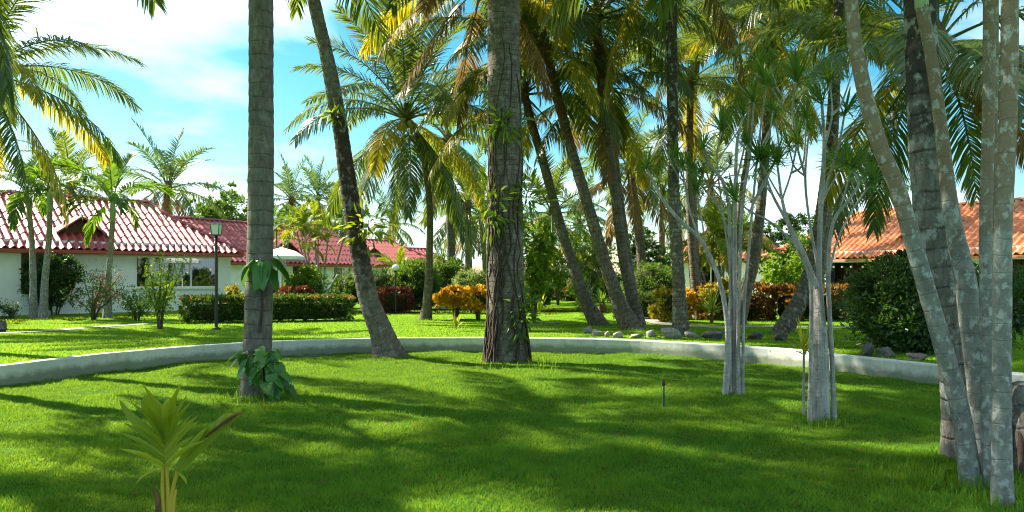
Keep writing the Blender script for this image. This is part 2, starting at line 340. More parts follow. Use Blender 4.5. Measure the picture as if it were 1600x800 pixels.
def grassmat(name, k=1.0, tf=.45):
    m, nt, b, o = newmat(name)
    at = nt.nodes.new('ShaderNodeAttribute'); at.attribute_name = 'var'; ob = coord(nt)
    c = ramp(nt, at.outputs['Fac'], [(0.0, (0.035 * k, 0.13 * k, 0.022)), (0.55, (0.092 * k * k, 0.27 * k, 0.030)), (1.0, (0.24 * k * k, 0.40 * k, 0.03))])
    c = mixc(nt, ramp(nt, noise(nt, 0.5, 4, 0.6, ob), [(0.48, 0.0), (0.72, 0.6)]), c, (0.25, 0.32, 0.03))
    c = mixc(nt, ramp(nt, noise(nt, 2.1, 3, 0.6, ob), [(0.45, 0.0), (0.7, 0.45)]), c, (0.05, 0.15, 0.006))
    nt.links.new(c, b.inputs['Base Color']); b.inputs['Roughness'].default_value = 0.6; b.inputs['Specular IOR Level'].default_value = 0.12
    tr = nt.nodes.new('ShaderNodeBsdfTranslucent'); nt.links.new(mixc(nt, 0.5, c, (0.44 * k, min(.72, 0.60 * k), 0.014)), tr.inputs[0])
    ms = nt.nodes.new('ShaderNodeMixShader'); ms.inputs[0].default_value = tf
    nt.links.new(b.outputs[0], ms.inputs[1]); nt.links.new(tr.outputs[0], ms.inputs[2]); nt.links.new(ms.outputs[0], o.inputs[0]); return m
M['grass'] = grassmat('grass_blade'); M['grass_up'] = grassmat('grass_blade_painted_sun', 1.28, .55)  # upper lawn blades: sunlight painted in as a brighter, yellower green
def seamat():
    m, nt, b, o = newmat('sea_water')
    b.inputs['Base Color'].default_value = (0.02, 0.16, 0.24, 1); b.inputs['Roughness'].default_value = 0.12
    bump(nt, b, noise(nt, 0.6, 5, 0.6, coord(nt)), 0.5, 0.3); return m
M['sea'] = seamat()

# ------------------------------------------------------------------ ground: round sunken lawn, wall, upper lawn, beach, sea
LOOP = catmull([(-7.53, 11.3, 0), (-6.76, 13.5, 0), (-5.1, 15.6, 0), (-2.8, 16.5, 0), (-.5, 16.75, 0), (1.2, 16.5, 0), (2.67, 16.0, 0), (4.74, 14.2, 0),
                (5.6, 12.7, 0), (6.4, 11.2, 0), (6.85, 10.3, 0), (7.3, 8.5, 0), (7.4, 5, 0), (5.5, 1, 0), (1, -1.5, 0), (-3.5, -1, 0), (-6.8, 3, 0), (-7.9, 7, 0), (-7.9, 9.3, 0)], 8, True)[:, :2]
NL = len(LOOP); CEN = np.array([0.0, 8.0])
def und(x, y): return 0.022 * np.sin(x * 1.3 + 0.7) * np.sin(y * 1.1) + 0.016 * np.sin(x * 3.1 + y * 2.3) + 0.010 * np.sin(x * 6.3 - y * 5.1)
def disc(name, scales, z, zfun=None, mat=None, centre=True):
    V = []; F = []
    for s in scales:
        p = CEN + (LOOP - CEN) * s if s < 3 else CEN + unit(LOOP - CEN) * s
        zz = np.full(NL, z(s) if callable(z) else z) + (und(p[:, 0], p[:, 1]) if zfun else 0)
        V.append(np.column_stack([p, zz]))
    V = np.concatenate(V)
    for i in range(len(scales) - 1):
        for k in range(NL): j = (k + 1) % NL; F.append((i * NL + k, (i + 1) * NL + k, (i + 1) * NL + j, i * NL + j))
    if centre: F.append(tuple(range(NL)))
    F = [f[::-1] for f in F] if False else F
    o = obj(name, mesh_np(name, V, F, mat, smooth=True)); o['kind'] = 'structure'; return o
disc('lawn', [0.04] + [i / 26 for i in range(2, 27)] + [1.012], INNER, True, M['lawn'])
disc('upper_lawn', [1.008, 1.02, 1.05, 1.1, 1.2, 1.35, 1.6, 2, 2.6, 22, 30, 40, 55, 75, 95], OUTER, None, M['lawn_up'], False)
disc('beach', [94.5, 100, 106, 114, 126], lambda s: OUTER - 0.01 if s < 95 else OUTER - (s - 94) * 0.05, None, M['sand'], False)
sea = MB().poly([(-6000, -3000, -0.9), (6000, -3000, -0.9), (6000, 7000, -0.9), (-6000, 7000, -0.9)]).build('sea', M['sea']); sea['kind'] = 'structure'
# retaining wall: swept section with eased top edges
nrm = []
for i in range(NL):
    t = LOOP[(i + 1) % NL] - LOOP[i - 1]; t /= np.linalg.norm(t); nrm.append((-t[1], t[0]))
nrm = np.array(nrm)
if (nrm[0] @ (LOOP[0] - CEN)) < 0: nrm = -nrm
SECT = [(0.0, -0.12), (0.0, 0.295), (0.012, 0.312), (0.19, 0.312), (0.205, 0.295), (0.205, -0.1)]
V = []; F = []
wr = np.random.default_rng(5)
wz = np.convolve(np.tile(wr.normal(0, 1, NL), 3), np.ones(7) / 7, 'same')[NL:2 * NL] * 0.006
for k in range(NL):
    for (a, z) in SECT: p = LOOP[k] + nrm[k] * a; V.append((p[0], p[1], z + (wz[k] if z > 0.2 else 0)))
n = len(SECT)
for k in range(NL):
    j = (k + 1) % NL
    for q in range(n - 1): F.append((k * n + q, k * n + q + 1, j * n + q + 1, j * n + q))
def wallmat():
    m, nt, b, o = newmat('painted_wall')
    ob = coord(nt); c = ramp(nt, noise(nt, 1.6, 6, 0.65, ob), [(0.3, (0.54, 0.56, 0.50)), (0.7, (0.68, 0.69, 0.63))])
    c = mixc(nt, ramp(nt, noise(nt, 7, 6, 0.7, mapping(nt, ob, (1, 1, 0.3))), [(0.5, 0.0), (0.8, 0.35)]), c, (0.30, 0.32, 0.27))
    sp = nt.nodes.new('ShaderNodeSeparateXYZ'); nt.links.new(ob, sp.inputs[0])
    hz = math_(nt, 'ADD', sp.outputs[2], math_(nt, 'MULTIPLY', noise(nt, 5, 5, 0.65, ob), -0.22))
    c = mixc(nt, ramp(nt, hz, [(0.0, 0.75), (0.09, 0.0)]), c, (0.13, 0.15, 0.07))
    c = mixc(nt, ramp(nt, noise(nt, 3.2, 6, 0.75, mapping(nt, ob, (1, 1, 0.08))), [(0.54, 0.0), (0.70, 0.5)]), c, (0.22, 0.23, 0.18))
    nt.links.new(c, b.inputs['Base Color']); b.inputs['Roughness'].default_value = 0.85
    bump(nt, b, noise(nt, 25, 5, 0.6, ob), 0.25, 0.01); return m
o = obj('garden_wall', mesh_np('garden_wall', V, F, wallmat())); tag(o, 'long low curved white wall around the sunken lawn', 'wall')
# paths on the upper lawn (thin slabs a few mm above the turf)
def strip(name, pts, w, lv, mat):
    C = catmull([(p.x, p.y, 0) for p in pts], 8); V = []; F = []
    for i in range(len(C)):
        t = C[min(i + 1, len(C) - 1)] - C[max(i - 1, 0)]; t /= np.linalg.norm(t); nn = np.array((-t[1], t[0], 0)) * w / 2
        V += [tuple(C[i] + nn + (0, 0, lv + .012)), tuple(C[i] - nn + (0, 0, lv + .012))]
        if i: F.append((2 * i - 2, 2 * i - 1, 2 * i + 1, 2 * i))
    o = obj(name, mesh_np(name, V, F, mat)); o['kind'] = 'structure'; return o, C
P1o, P1 = strip('path', [G(-260, 526), G(-80, 523), G(60, 518), G(140, 512), G(230, 506)], 0.55, OUTER, M['path'])
P2o, P2 = strip('path', [G(1010, 494), G(1022, 500), G(1045, 507), G(1120, 511), G(1200, 510), G(1330, 512)], 0.7, OUTER, M['path'])
P3o, P3 = strip('path', [G(700, 498), G(780, 501), G(850, 504), G(905, 507)], 0.18, OUTER, M['path'])

# ------------------------------------------------------------------ grass blades (too many to count: one object per lawn)
def inloop(P):
    x, y = P[:, 0], P[:, 1]; ins = np.zeros(len(P), bool); j = NL - 1
    for i in range(NL):
        xi, yi, xj, yj = *LOOP[i], *LOOP[j]
        c = ((yi > y) != (yj > y)) & (x < (xj - xi) * (y - yi) / (yj - yi + 1e-12) + xi); ins ^= c; j = i
    return ins
def vnoise(P, s, seed):
    g = np.random.default_rng(seed).random((64, 64)); q = P * s; i = np.floor(q).astype(int); f = q - i; f = f * f * (3 - 2 * f)
    a = g[i[:, 0] % 64, i[:, 1] % 64]; b = g[(i[:, 0] + 1) % 64, i[:, 1] % 64]; c = g[i[:, 0] % 64, (i[:, 1] + 1) % 64]; d = g[(i[:, 0] + 1) % 64, (i[:, 1] + 1) % 64]
    return (a * (1 - f[:, 0]) + b * f[:, 0]) * (1 - f[:, 1]) + (c * (1 - f[:, 0]) + d * f[:, 0]) * f[:, 1]
def blades(name, label, P, z, hmin, hmax, wid, seed, mat='grass'):
    r = np.random.default_rng(seed); n = len(P)
    cl = vnoise(P, 12.0, seed + 2) * 0.3 + vnoise(P, 5.0, seed) * 0.4 + vnoise(P, 1.3, seed + 1) * 0.3
    h = (hmin + (hmax - hmin) * r.random(n)) * (0.3 + 1.45 * cl); a = r.uniform(0, 2 * np.pi, n); le = r.uniform(0.2, 1.1, n) * h; la = r.uniform(0, 2 * np.pi, n)
    w = wid * (0.7 + 0.6 * r.random(n)) / 2
    B = np.column_stack([P, z]); S = np.column_stack([np.cos(a) * w, np.sin(a) * w, np.zeros(n)])
    T = B + np.column_stack([np.cos(la) * le, np.sin(la) * le, h])
    V = np.stack([B - S, B + S, T], 1).reshape(-1, 3)
    v = np.clip(r.normal(0.5, 0.2, n) + (cl - 0.5) * 0.9, 0, 1)
    var = np.stack([v * 0.6, v * 0.6, np.minimum(1, v + 0.15)], 1).reshape(-1)
    o = obj(name, mesh_np(name, V, np.arange(3 * n).reshape(-1, 3), M[mat], var)); o['kind'] = 'stuff'; tag(o, label, 'grass'); return o
rg = np.random.default_rng(11)
def fan(n, d0, d1, p, half=0.74):
    u = rg.random(n); d = (d0 ** (1 - p) + u * (d1 ** (1 - p) - d0 ** (1 - p))) ** (1 / (1 - p)) if p != 1 else d0 * (d1 / d0) ** u
    return np.column_stack([rg.uniform(-half, half, n) * d, d])
P = fan(640000, 4.6, 17.0, 0.35); P = P[inloop(P)]; P = P[rg.random(len(P)) < 0.55 + 0.6 * vnoise(P, 1.7, 91)]
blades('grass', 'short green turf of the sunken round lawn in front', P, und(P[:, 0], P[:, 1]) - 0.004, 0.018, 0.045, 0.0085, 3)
P = fan(300000, 9, 48, 1.0, 0.74); P = P[~inloop(CEN + (P - CEN) / 1.03)]
def offpath(P, C, w):
    d = np.full(len(P), 9.0)
    for c in C[::2]: d = np.minimum(d, np.hypot(P[:, 0] - c[0], P[:, 1] - c[1]))
    return d > w
P = P[offpath(P, P1, .3) & offpath(P, P2, .38) & offpath(P, P3, .12)]
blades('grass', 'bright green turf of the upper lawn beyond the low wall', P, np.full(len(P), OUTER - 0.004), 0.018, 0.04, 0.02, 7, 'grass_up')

# ------------------------------------------------------------------ palm fronds
def frond_mesh(name, seed, L, e0, droop, nl, leafL, leafW, vang, hang, sway=0.1, a0=68, a1=26, gap=0.03, stalk=0.03, t0=0.17):
    r = np.random.default_rng(seed); N = 26; t = np.linspace(0, 1, N)
    e = np.radians(e0 - droop * t ** 1.35); ds = L / (N - 1)
    C = np.zeros((N, 3)); C[1:, 0] = np.cumsum(np.cos(e[:-1]) * ds); C[1:, 2] = np.cumsum(np.sin(e[:-1]) * ds); C[:, 1] = r.normal(0, 1) * sway * L * 0.3 * t ** 2
    T = np.gradient(C, axis=0); T = unit(T); S = unit(np.cross(np.array([-np.sin(e), 0 * e, np.cos(e)]).T, T)); U = np.cross(T, S)
    V = []; F = []; var = []
    tw = r.normal(0, 0.35)
    for side in (-1, 1):
        for i in range(nl):
            tt = t0 + (1 - t0) * (i + r.random()) / nl
            if r.random() < gap: continue
            k = tt * (N - 1); i0 = min(int(k), N - 2); f = k - i0
            p = C[i0] * (1 - f) + C[i0 + 1] * f; Tt, St, Ut = T[i0], S[i0], U[i0]
            roll = tw * tt; St, Ut = St * math.cos(roll) + Ut * math.sin(roll), Ut * math.cos(roll) - St * math.sin(roll)
            a = math.radians(a0 + (a1 - a0) * tt + r.normal(0, 4)); b = math.radians(vang + r.normal(0, 9))
            ln = leafL * min(1, 0.5 + 1.7 * (tt - t0)) * (1 - 0.62 * max(0, (tt - 0.5) / 0.5) ** 1.4) * r.uniform(0.85, 1.1)
            d = math.cos(a) * Tt + math.sin(a) * (math.cos(b) * side * St + math.sin(b) * Ut)
            base = len(V); q = p; hv = hang * r.uniform(0.7, 1.3); vv = np.clip(r.normal(0.45, 0.18), 0, 1)
            wn_ = np.cross(d, Ut + r.normal(0, 0.25, 3)); wn_ /= np.linalg.norm(wn_) + 1e-9
            for s, wf in ((0, 0.55), (1, 1.0), (2, 0.72), (3, 0)):
                if s:
                    d2 = d + np.array([0, 0, -1.0]) * hv * (s - 0.3) * 0.55; d2 /= np.linalg.norm(d2); q = q + d2 * ln / 3
                vr = min(1, vv + 0.12 * s * (r.random() < 0.5))
                if wf: V += [q + wn_ * leafW * wf / 2, q - wn_ * leafW * wf / 2]; var += [vr, vr]
                else: V.append(q); var.append(vr)
            F += [(base, base + 1, base + 3, base + 2), (base + 2, base + 3, base + 5, base + 4), (base + 4, base + 5, base + 6)]
    rr = np.interp(t, [0, 0.06, 0.2, 1], [stalk * 2.6, stalk * 1.5, stalk, stalk * 0.2]); b0 = len(V)
    for i in range(N):
        for (x, y) in ((1, 0), (0, 0.75), (-1, 0), (0, -0.75)): V.append(C[i] + S[i] * x * rr[i] + U[i] * y * rr[i]); var.append(0.92)
    for i in range(N - 1):
        for k in range(4): j = (k + 1) % 4; F.append((b0 + i * 4 + k, b0 + i * 4 + j, b0 + i * 4 + 4 + j, b0 + i * 4 + 4 + k))
    return mesh_np(name, np.array(V), F, M['frond'], var)
CLS = [(80, 30), (64, 55), (46, 68), (27, 72), (9, 66), (-13, 52), (-42, 34)]
FR = {'coco': [], 'manila': [], 'lite': []}
for c, (e0, dr) in enumerate(CLS):
    FR['coco'].append([frond_mesh('frond', 100 + c * 7 + v, 4.0, e0 + (-4, 5, 0)[v], dr + (-8, 9, 2)[v], 92, 0.90, 0.041, (26, 22, 16, 10, 4, -4, -12)[c], (0.12, 0.3, 0.5, 0.65, 0.75, 0.8, 0.8)[c], a0=74, a1=38) for v in range(3)])
    FR['lite'].append([frond_mesh('frond', 300 + c * 7 + v, 4.0, e0, dr, 46, 0.9, 0.07, (26, 22, 16, 8, 0, -6, -14)[c], 0.15 + 0.1 * c, a0=72, a1=36, stalk=0.04) for v in range(2)])
    FR['manila'].append([frond_mesh('frond', 500 + c * 7 + v, 1.8, e0, dr * 1.25, 34, 0.52, 0.055, 34 - c * 3, 0.25 + 0.1 * c, a0=62, a1=30, stalk=0.02, t0=0.2) for v in range(2)])
SPH = None
def sphere_mesh(name, mat, r=1.0, nu=10, nv=7):
    V = [(0, 0, r)]; F = []
    for i in range(1, nv):
        th = math.pi * i / nv
        for k in range(nu): ph = 2 * math.pi * k / nu; V.append((r * math.sin(th) * math.cos(ph), r * math.sin(th) * math.sin(ph), r * math.cos(th)))
    V.append((0, 0, -r)); e = len(V) - 1
    for k in range(nu): F.append((0, 1 + k, 1 + (k + 1) % nu)); F.append((e, 1 + (nv - 2) * nu + (k + 1) % nu, 1 + (nv - 2) * nu + k))
    for i in range(nv - 2):
        for k in range(nu): j = (k + 1) % nu; F.append((1 + i * nu + k, 1 + (i + 1) * nu + k, 1 + (i + 1) * nu + j, 1 + i * nu + j))
    return mesh_np(name, V, F, mat, smooth=True)
NUT = sphere_mesh('coconut', M['coconut'], 0.12)
def crown(root, top, n, scale, seed, kind='coco', green='frond', yellow=0.15, brown=0.05, lo=0.0, hi=1.0, az0=None, tilt=0.12, drop=0.25):
    r = random.Random(seed); az = r.uniform(0, 360) if az0 is None else az0
    for k in range(n):
        f = lo + (hi - lo) * (k + 0.5) / n; c = min(6, max(0, int(f ** 0.85 * 7 + r.uniform(-0.45, 0.45))))
        vs_ = FR[kind][c]; me = vs_[r.randrange(len(vs_))]
        age = f; q = r.random(); m = M[green]
        if age > 0.55 and q < yellow * (age - 0.35) * 3.2: m = M['frond_yellow']
        if age > 0.8 and r.random() < brown * 3: m = M['frond_brown']
        a = az + k * 137.508 + r.uniform(-14, 14)
        o = obj('frond', me, root, top + Vector((0.05 * math.cos(R(a)), 0.05 * math.sin(R(a)), -drop * f)), (r.uniform(-tilt, tilt), r.uniform(-tilt, tilt), R(a)), scale * r.uniform(0.86, 1.1), m)
def palm(name, label, pts, d0, d1, rad, lv=OUTER, bark='bark_palm', n=24, fs=1.0, seed=1, kind='coco', group='coconut palms in the garden', sides=14, step=0.06, ring=0.035, ringsp=0.13, flare=0.0, lump=0.02, nuts=0, cat='palm tree', shaft=False, nocrown=False, base=None, **ck):
    """pts: pixels from the foot to the crown; the foot stands on the ground, d0>d1 is the depth from foot to crown"""
    b = base if base is not None else GX(pts[0][0], d0, lv)
    root = thing(name, label, cat, b, group=group)
    y0, y1 = pts[0][1], pts[-1][1]; Pw = []
    for i, (x, y) in enumerate(pts):
        d = d0 + (d1 - d0) * (y0 - y) / (y0 - y1); p = W(x, y, d)
        if i == 0: p = Vector((b.x, b.y, lv - 0.12))
        Pw.append(np.array(p - b))
    r = np.random.default_rng(seed)
    def fl(a, t): return 1 + flare * math.exp(-t / 0.28) * (1 + 0.25 * np.sin(4 * a + seed) + 0.15 * np.sin(7 * a + 2 * seed))
    V, F, uv = tube(Pw, rad, sides, step, r, ring, ringsp, lump, prof=fl if flare else None)
    obj('trunk', mesh_np('trunk', V, F, M[bark], uv=uv, smooth=True), root)
    top = Vector(Pw[-1])
    if shaft:
        V, F, uv = tube([top - Vector((0, 0, .02)), top + Vector((0, 0, .3)), top + Vector((0, 0, .75))], [rad[-1] * 1.02, rad[-1] * 1.25, rad[-1] * 0.7], 10, 0.08)
        obj('crownshaft', mesh_np('crownshaft', V, F, M['shaft'], smooth=True), root); top = top + Vector((0, 0, .7))
    elif not nocrown:
        V, F, uv = tube([top - Vector((0, 0, .35)), top, top + Vector((0, 0, .35))], [rad[-1] * 1.05, rad[-1] * 1.6, rad[-1] * 0.5], 9, 0.09, r, 0.1, 0.16, 0.12)
        obj('leaf_sheath', mesh_np('leaf_sheath', V, F, M['sheath'], smooth=True), root)
    if not nocrown: crown(root, top, n, fs, seed, kind, **ck)
    rr = random.Random(seed + 5)
    for k in range(nuts):
        a = rr.uniform(0, 6.28); obj('coconut', NUT, root, top + Vector((0.24 * math.cos(a), 0.24 * math.sin(a), -0.35 - 0.25 * rr.random())), (0.3, 0.2, a), (1, 1, 1.25))
    return root, b, Pw

# ------------------------------------------------------------------ houses
def tile_mesh(name, w, l, mat):
    """one S-shaped roof tile: x across, y up the slope, z off the roof; raised at its lower end"""
    xs = np.linspace(-0.5, 0.5, 10); prof = []
    for x in xs:
        prof.append((x * w, 0.085 * math.cos(min(1, abs(x) / 0.34) * math.pi / 2) if abs(x) < 0.34 else -0.012 + 0.012 * (1 - (abs(x) - 0.34) / 0.16)))
    n = len(prof); V = []; 
    for (y, lift) in ((0, 0.030), (l * 1.08, 0.010)):
        V += [(x, y, z + lift) for x, z in prof]
    V += [(x, 0.004, z + 0.030 - 0.020) for x, z in prof] + [(x, 0, z + 0.030) for x, z in prof]
    F = []
    for i in range(n - 1): F += [(i, i + 1, n + i + 1, n + i), (2 * n + i, 2 * n + i + 1, 3 * n + i + 1, 3 * n + i)]
    return V, F
def cap_mesh(name, mat, l=0.42, r=0.12):
    V = []; F = []; n = 7
    for (y, k) in ((0, 1.12), (l * 1.1, 0.9)):
        for i in range(n): a = math.pi * i / (n - 1); V.append((-math.cos(a) * r * k, y, math.sin(a) * r * 0.75 * k + 0.03))
    for i in range(n): V.append((V[i][0] * 0.88, 0.0, (V[i][2] - 0.03) * 0.85 + 0.03))
    for i in range(n - 1): F += [(i, n + i, n + i + 1, i + 1), (i, i + 1, 2 * n + i + 1, 2 * n + i)]
    return mesh_np(name, V, F, mat, smooth=True)
class House:
    def __init__(s, label, origin, ang, L, depth, eave, ridge, tile, base=OUTER, group='bungalows around the garden'):
        s.o = Vector((origin[0], origin[1], base)); s.ang = ang; s.L = L; s.dp = depth; s.ez = eave - base; s.rz = ridge - base
        s.root = thing('bungalow', label, 'house', s.o, ang, group); s.tile = tile
        s.ex = Vector((math.cos(ang), math.sin(ang), 0)); s.ov = 0.42
    def local(s, px, py, inset=0.0):
        """where the pixel's ray meets the front wall: (x along the wall, z)"""
        u = (px - 800) / FPX; ey = Vector((-s.ex.y, s.ex.x, 0)); o = s.o + ey * inset
        k = (u * o.y - o.x) / (s.ex.x - u * s.ex.y); d = o.y + k * s.ex.y
        return k, CAMZ + (HORZ - py) / FPX * d - s.o.z
    def walls(s, holes, mat='white_wall'):
        """front wall pieced around the openings, closed box behind"""
        m = MB(); T = 0.2; top = s.ez + 0.28; cuts = sorted({0.0, s.L, *[h[0] for h in holes], *[h[1] for h in holes]})
        for a, b in zip(cuts[:-1], cuts[1:]):
            hs_ = [h for h in holes if h[0] <= a + 1e-6 and h[1] >= b - 1e-6]
            if not hs_: m.box(a, b, 0, T, -0.15, top)
            else:
                h = hs_[0]
                if h[2] > 0: m.box(a, b, 0, T, -0.15, h[2])
                m.box(a, b, 0, T, h[3], top)
        m.box(0, T, T + .001, s.dp, -0.15, top); m.box(s.L - T, s.L, T + .001, s.dp, -0.15, top); m.box(T + .001, s.L - T - .001, s.dp - T, s.dp, -0.15, top)
        m.build('wall', M[mat], s.root)
        MB().box(T, s.L - T, T, s.dp - T, -0.1, 0.02).build('floor', M['cream'], s.root)
    def slope(s, f):                                          # f 0 eave .. 1 ridge  -> (y, z)
        return -s.ov + f * (s.dp / 2 + s.ov), s.ez - 0.08 + f * (s.rz - s.ez + 0.08)
    def roof(s, hipL, hipR, rows, colw, individual=True, gabletR=True, fascia=None):
        x0, x1 = -s.ov, s.L + s.ov; yf, zf = s.slope(0); yr, zr = s.slope(1); yb = s.dp + s.ov
        a, b = Vector((x0, yf, zf)), Vector((x1, yf, zf)); c, d = Vector((x1, yb, zf)), Vector((x0, yb, zf))
        e, g = Vector((x0 + hipL, yr, zr)), Vector((x1 - hipR, yr, zr))
        m = MB(); dn = (0, 0, -0.10)
        m.slab([a, b, g, e], dn); m.slab([c, d, e, g], dn)
        if hipR > 0: m.slab([b, c, g], dn)
        if hipL > 0: m.slab([d, a, e], dn)
        rf = m.build('roof', s.tile, s.root)
        fm = MB(); fm.box(x0 + .05, x1 - .05, yf + .03, yf + .07, zf - 0.145, zf - 0.103); fm.build('fascia', fascia or s.tile, s.root)
        pitch = math.atan2(zr - zf, yr - yf); sl_ = math.hypot(zr - zf, yr - yf); rl = sl_ / rows
        V, F = tile_mesh('roof_tile', colw, rl, s.tile); items = []
        nc = int((x1 - x0) / colw)
        for i in range(rows):
            f = i / rows; fc = (i + 0.5) / rows; y, z = s.slope(f)
            for j in range(nc):
                x = x0 + (j + 0.5) * colw
                if x < x0 + hipL * fc - colw * .4 or x > x1 - hipR * fc + colw * .4: continue
                items.append((x, y, z + 0.004))
        def wpos(it): return s.root.matrix_basis @ Vector(it)
        mw = Matrix.Translation(s.o) @ Matrix.Rotation(s.ang, 4, 'Z')
        def score(it):
            p = mw @ Vector(it); px = 800 + FPX * p.x / p.y
            return p.length + (0 if -15 < px < 1615 else 1000)
        items.sort(key=score); me = mesh_np('roof_tile', V, F, s.tile, smooth=True)
        k = 298 if individual else 0
        rr = random.Random(3)
        for it in items[:k]: obj('roof_tile', me, rf, (it[0], it[1], it[2] + rr.uniform(0, .012)), (pitch + rr.uniform(-.02, .02), rr.uniform(-.035, .035), rr.uniform(-.022, .022)))
        if items[k:]:
            Vs = []; Fs = []; Va = np.array(V); cp, sp_ = math.cos(pitch), math.sin(pitch)
            for it in items[k:]:
                q = Va.copy(); q[:, 1], q[:, 2] = Va[:, 1] * cp - Va[:, 2] * sp_, Va[:, 1] * sp_ + Va[:, 2] * cp
                Vs.append((q + np.array(it) + (0, 0, rr.uniform(0, .006)), F))
            Vj, Fj = join(Vs); o = obj('roof_tiles', mesh_np('roof_tiles', Vj, Fj, s.tile, smooth=True), rf); o['kind'] = 'stuff'
        cap = cap_mesh('ridge_tile', s.tile)
        def line(p, q, nm):
            n_ = max(1, int((q - p).length / 0.42)); dv = (q - p) / n_; rot = dv.to_track_quat('Y', 'Z').to_euler()
            for k_ in range(n_): obj(nm, cap, rf, p + dv * k_ + Vector((0, 0, .02)), rot)
        line(g + Vector((0.45 if gabletR and hipR else 0, 0, 0)), e, 'ridge_tile')
        if hipR: line(b, g - (g - b) * (0.2 if gabletR else 0), 'hip_tile')
        if hipL: line(a, e, 'hip_tile')
        if gabletR and hipR:
            h = g + (b - g) * 0.22; h2 = Vector((h.x, 2 * yr - h.y, h.z)); gx = g + Vector((0.5, 0, 0.0))
            hh = h + Vector((0.25, 0, 0)); hh2 = h2 + Vector((0.25, 0, 0))
            MB().slab([h, hh, gx, g - Vector((.3, 0, 0))], (0, 0, 0.05)).slab([hh2, h2, g - Vector((.3, 0, 0)), gx], (0, 0, 0.05)).build('gablet', s.tile, rf)
        return rf
    def dormer(s, x, f0, w, hgt, rf):
        """little gable with a dark vent on the front slope"""
        y, z = s.slope(f0); yr, zr = s.slope(1); k = (yr - s.slope(0)[0]) / (zr - s.slope(0)[1])
        A = Vector((x - w / 2, y, z + .06)); B = Vector((x + w / 2, y, z + .06)); C = Vector((x, y, z + hgt)); Dm = Vector((x, y + (hgt + .05) * k, z + hgt))
        ext = Vector((0, -0.16, 0)); o = Vector((0, 0, .07))
        s1 = (A - C) * 1.16 + C; s2 = (B - C) * 1.16 + C
        MB().slab([C + ext + o, s1 + ext + o, s1 + Vector((0, .25, .15)) + o, Dm + o], (0, 0, .07)).slab([s2 + ext + o, C + ext + o, Dm + o, s2 + Vector((0, .25, .15)) + o], (0, 0, .07)).build('dormer_roof', M['tile_matt'] if s.tile == M['tile_red'] else s.tile, rf)
        MB().slab([A, B, C], (0, 0.06, 0)).build('dormer_vent', M['wood_dark'], rf)
        m = MB()
        for q in range(4): zz = 0.14 + q * hgt * .18; ww = w / 2 * (1 - (zz) / hgt) * .95; m.box(x - ww, x + ww, y - .03, y - .002, z + zz, z + zz + .03)
        m.build('vent_louvre', M['wood_dark'], rf)
    def window(s, x0, x1, z0, z1, split=0.5, curtains=()):
        wd = MB(); t = 0.06; m = s.root
        wd.box(x0, x1, .05, .13, z0, z0 + t).box(x0, x1, .05, .13, z1 - t, z1).box(x0, x0 + t, .05, .13, z0 + t, z1 - t).box(x1 - t, x1, .05, .13, z0 + t, z1 - t)
        xm = x0 + (x1 - x0) * split; wd.box(xm - .03, xm + .03, .045, .125, z0 + t, z1 - t)
        w = wd.build('window', M['white_paint'], m)
        for a, b in ((x0 + t, xm - .03), (xm + .03, x1 - t)): MB().box(a, b, .085, .093, z0 + t, z1 - t).build('pane', M['glass'], w)
        MB().box(x0 - .08, x1 + .08, -.06, .048, z0 - .07, z0 - .002).build('sill', M['white_paint'], w)
        for (a, b, mat) in curtains:
            V = []; F = []; n_ = 26
            for i in range(n_ + 1):
                x = x0 + (x1 - x0) * (a + (b - a) * i / n_); y = .36 + .035 * math.sin(i * 1.9)
                V += [(x, y, z0), (x, y, z1 + .05)]
                if i: F.append((2 * i - 2, 2 * i, 2 * i + 1, 2 * i - 1))
            obj('curtain', mesh_np('curtain', V, F, M[mat], smooth=True), w)

# left bungalow, nearest
a45 = R(45)
p0 = Vector((-17.7, 26.5, 0)); ex = Vector((math.cos(a45), math.sin(a45), 0)); ey = Vector((-ex.y, ex.x, 0))
og = p0 - ex * 4.5 + ey * 0.5
H1 = House('white bungalow with glossy red tiled roof at the left edge, nearest of the row', og, a45, 13.0, 6.6, 2.72, 4.88, M['tile_red'])
ax0, az0_ = H1.local(33, 459); ax1, az1_ = H1.local(107, 390); wx0, wz0 = H1.local(212, 450); wx1, wz1 = H1.local(341, 402)
H1.walls([(ax0, ax1, az0_, 2.30), (wx0, wx1, wz0, min(wz1, 2.28))])
rf = H1.roof(0.0, 3.0, 8, 0.262)
dxl, _ = H1.local(118, 360); H1.dormer(dxl + 0.35, 0.26, 1.5, 0.62, rf)
H1.window(wx0, wx1, wz0, min(wz1, 2.28), 0.66, ((0.70, 0.86, 'curtain_grey'), (0.84, 0.97, 'curtain_gold'), (0.28, 0.42, 'curtain_grey')))
MB().box(ax0 - .3, ax1 + .3, 1.6, 1.75, 0, 2.6).box(ax0 - .45, ax0 - .3, .21, 1.75, 0, 2.6).box(ax1 + .3, ax1 + .45, .21, 1.75, 0, 2.6).build('porch_wall', M['cream'], H1.root)
MB().box(ax0 - .02, ax1 + .02, -.05, -.002, az0_ - .09, az0_ - .003).build('sill', M['white_paint'], H1.root)
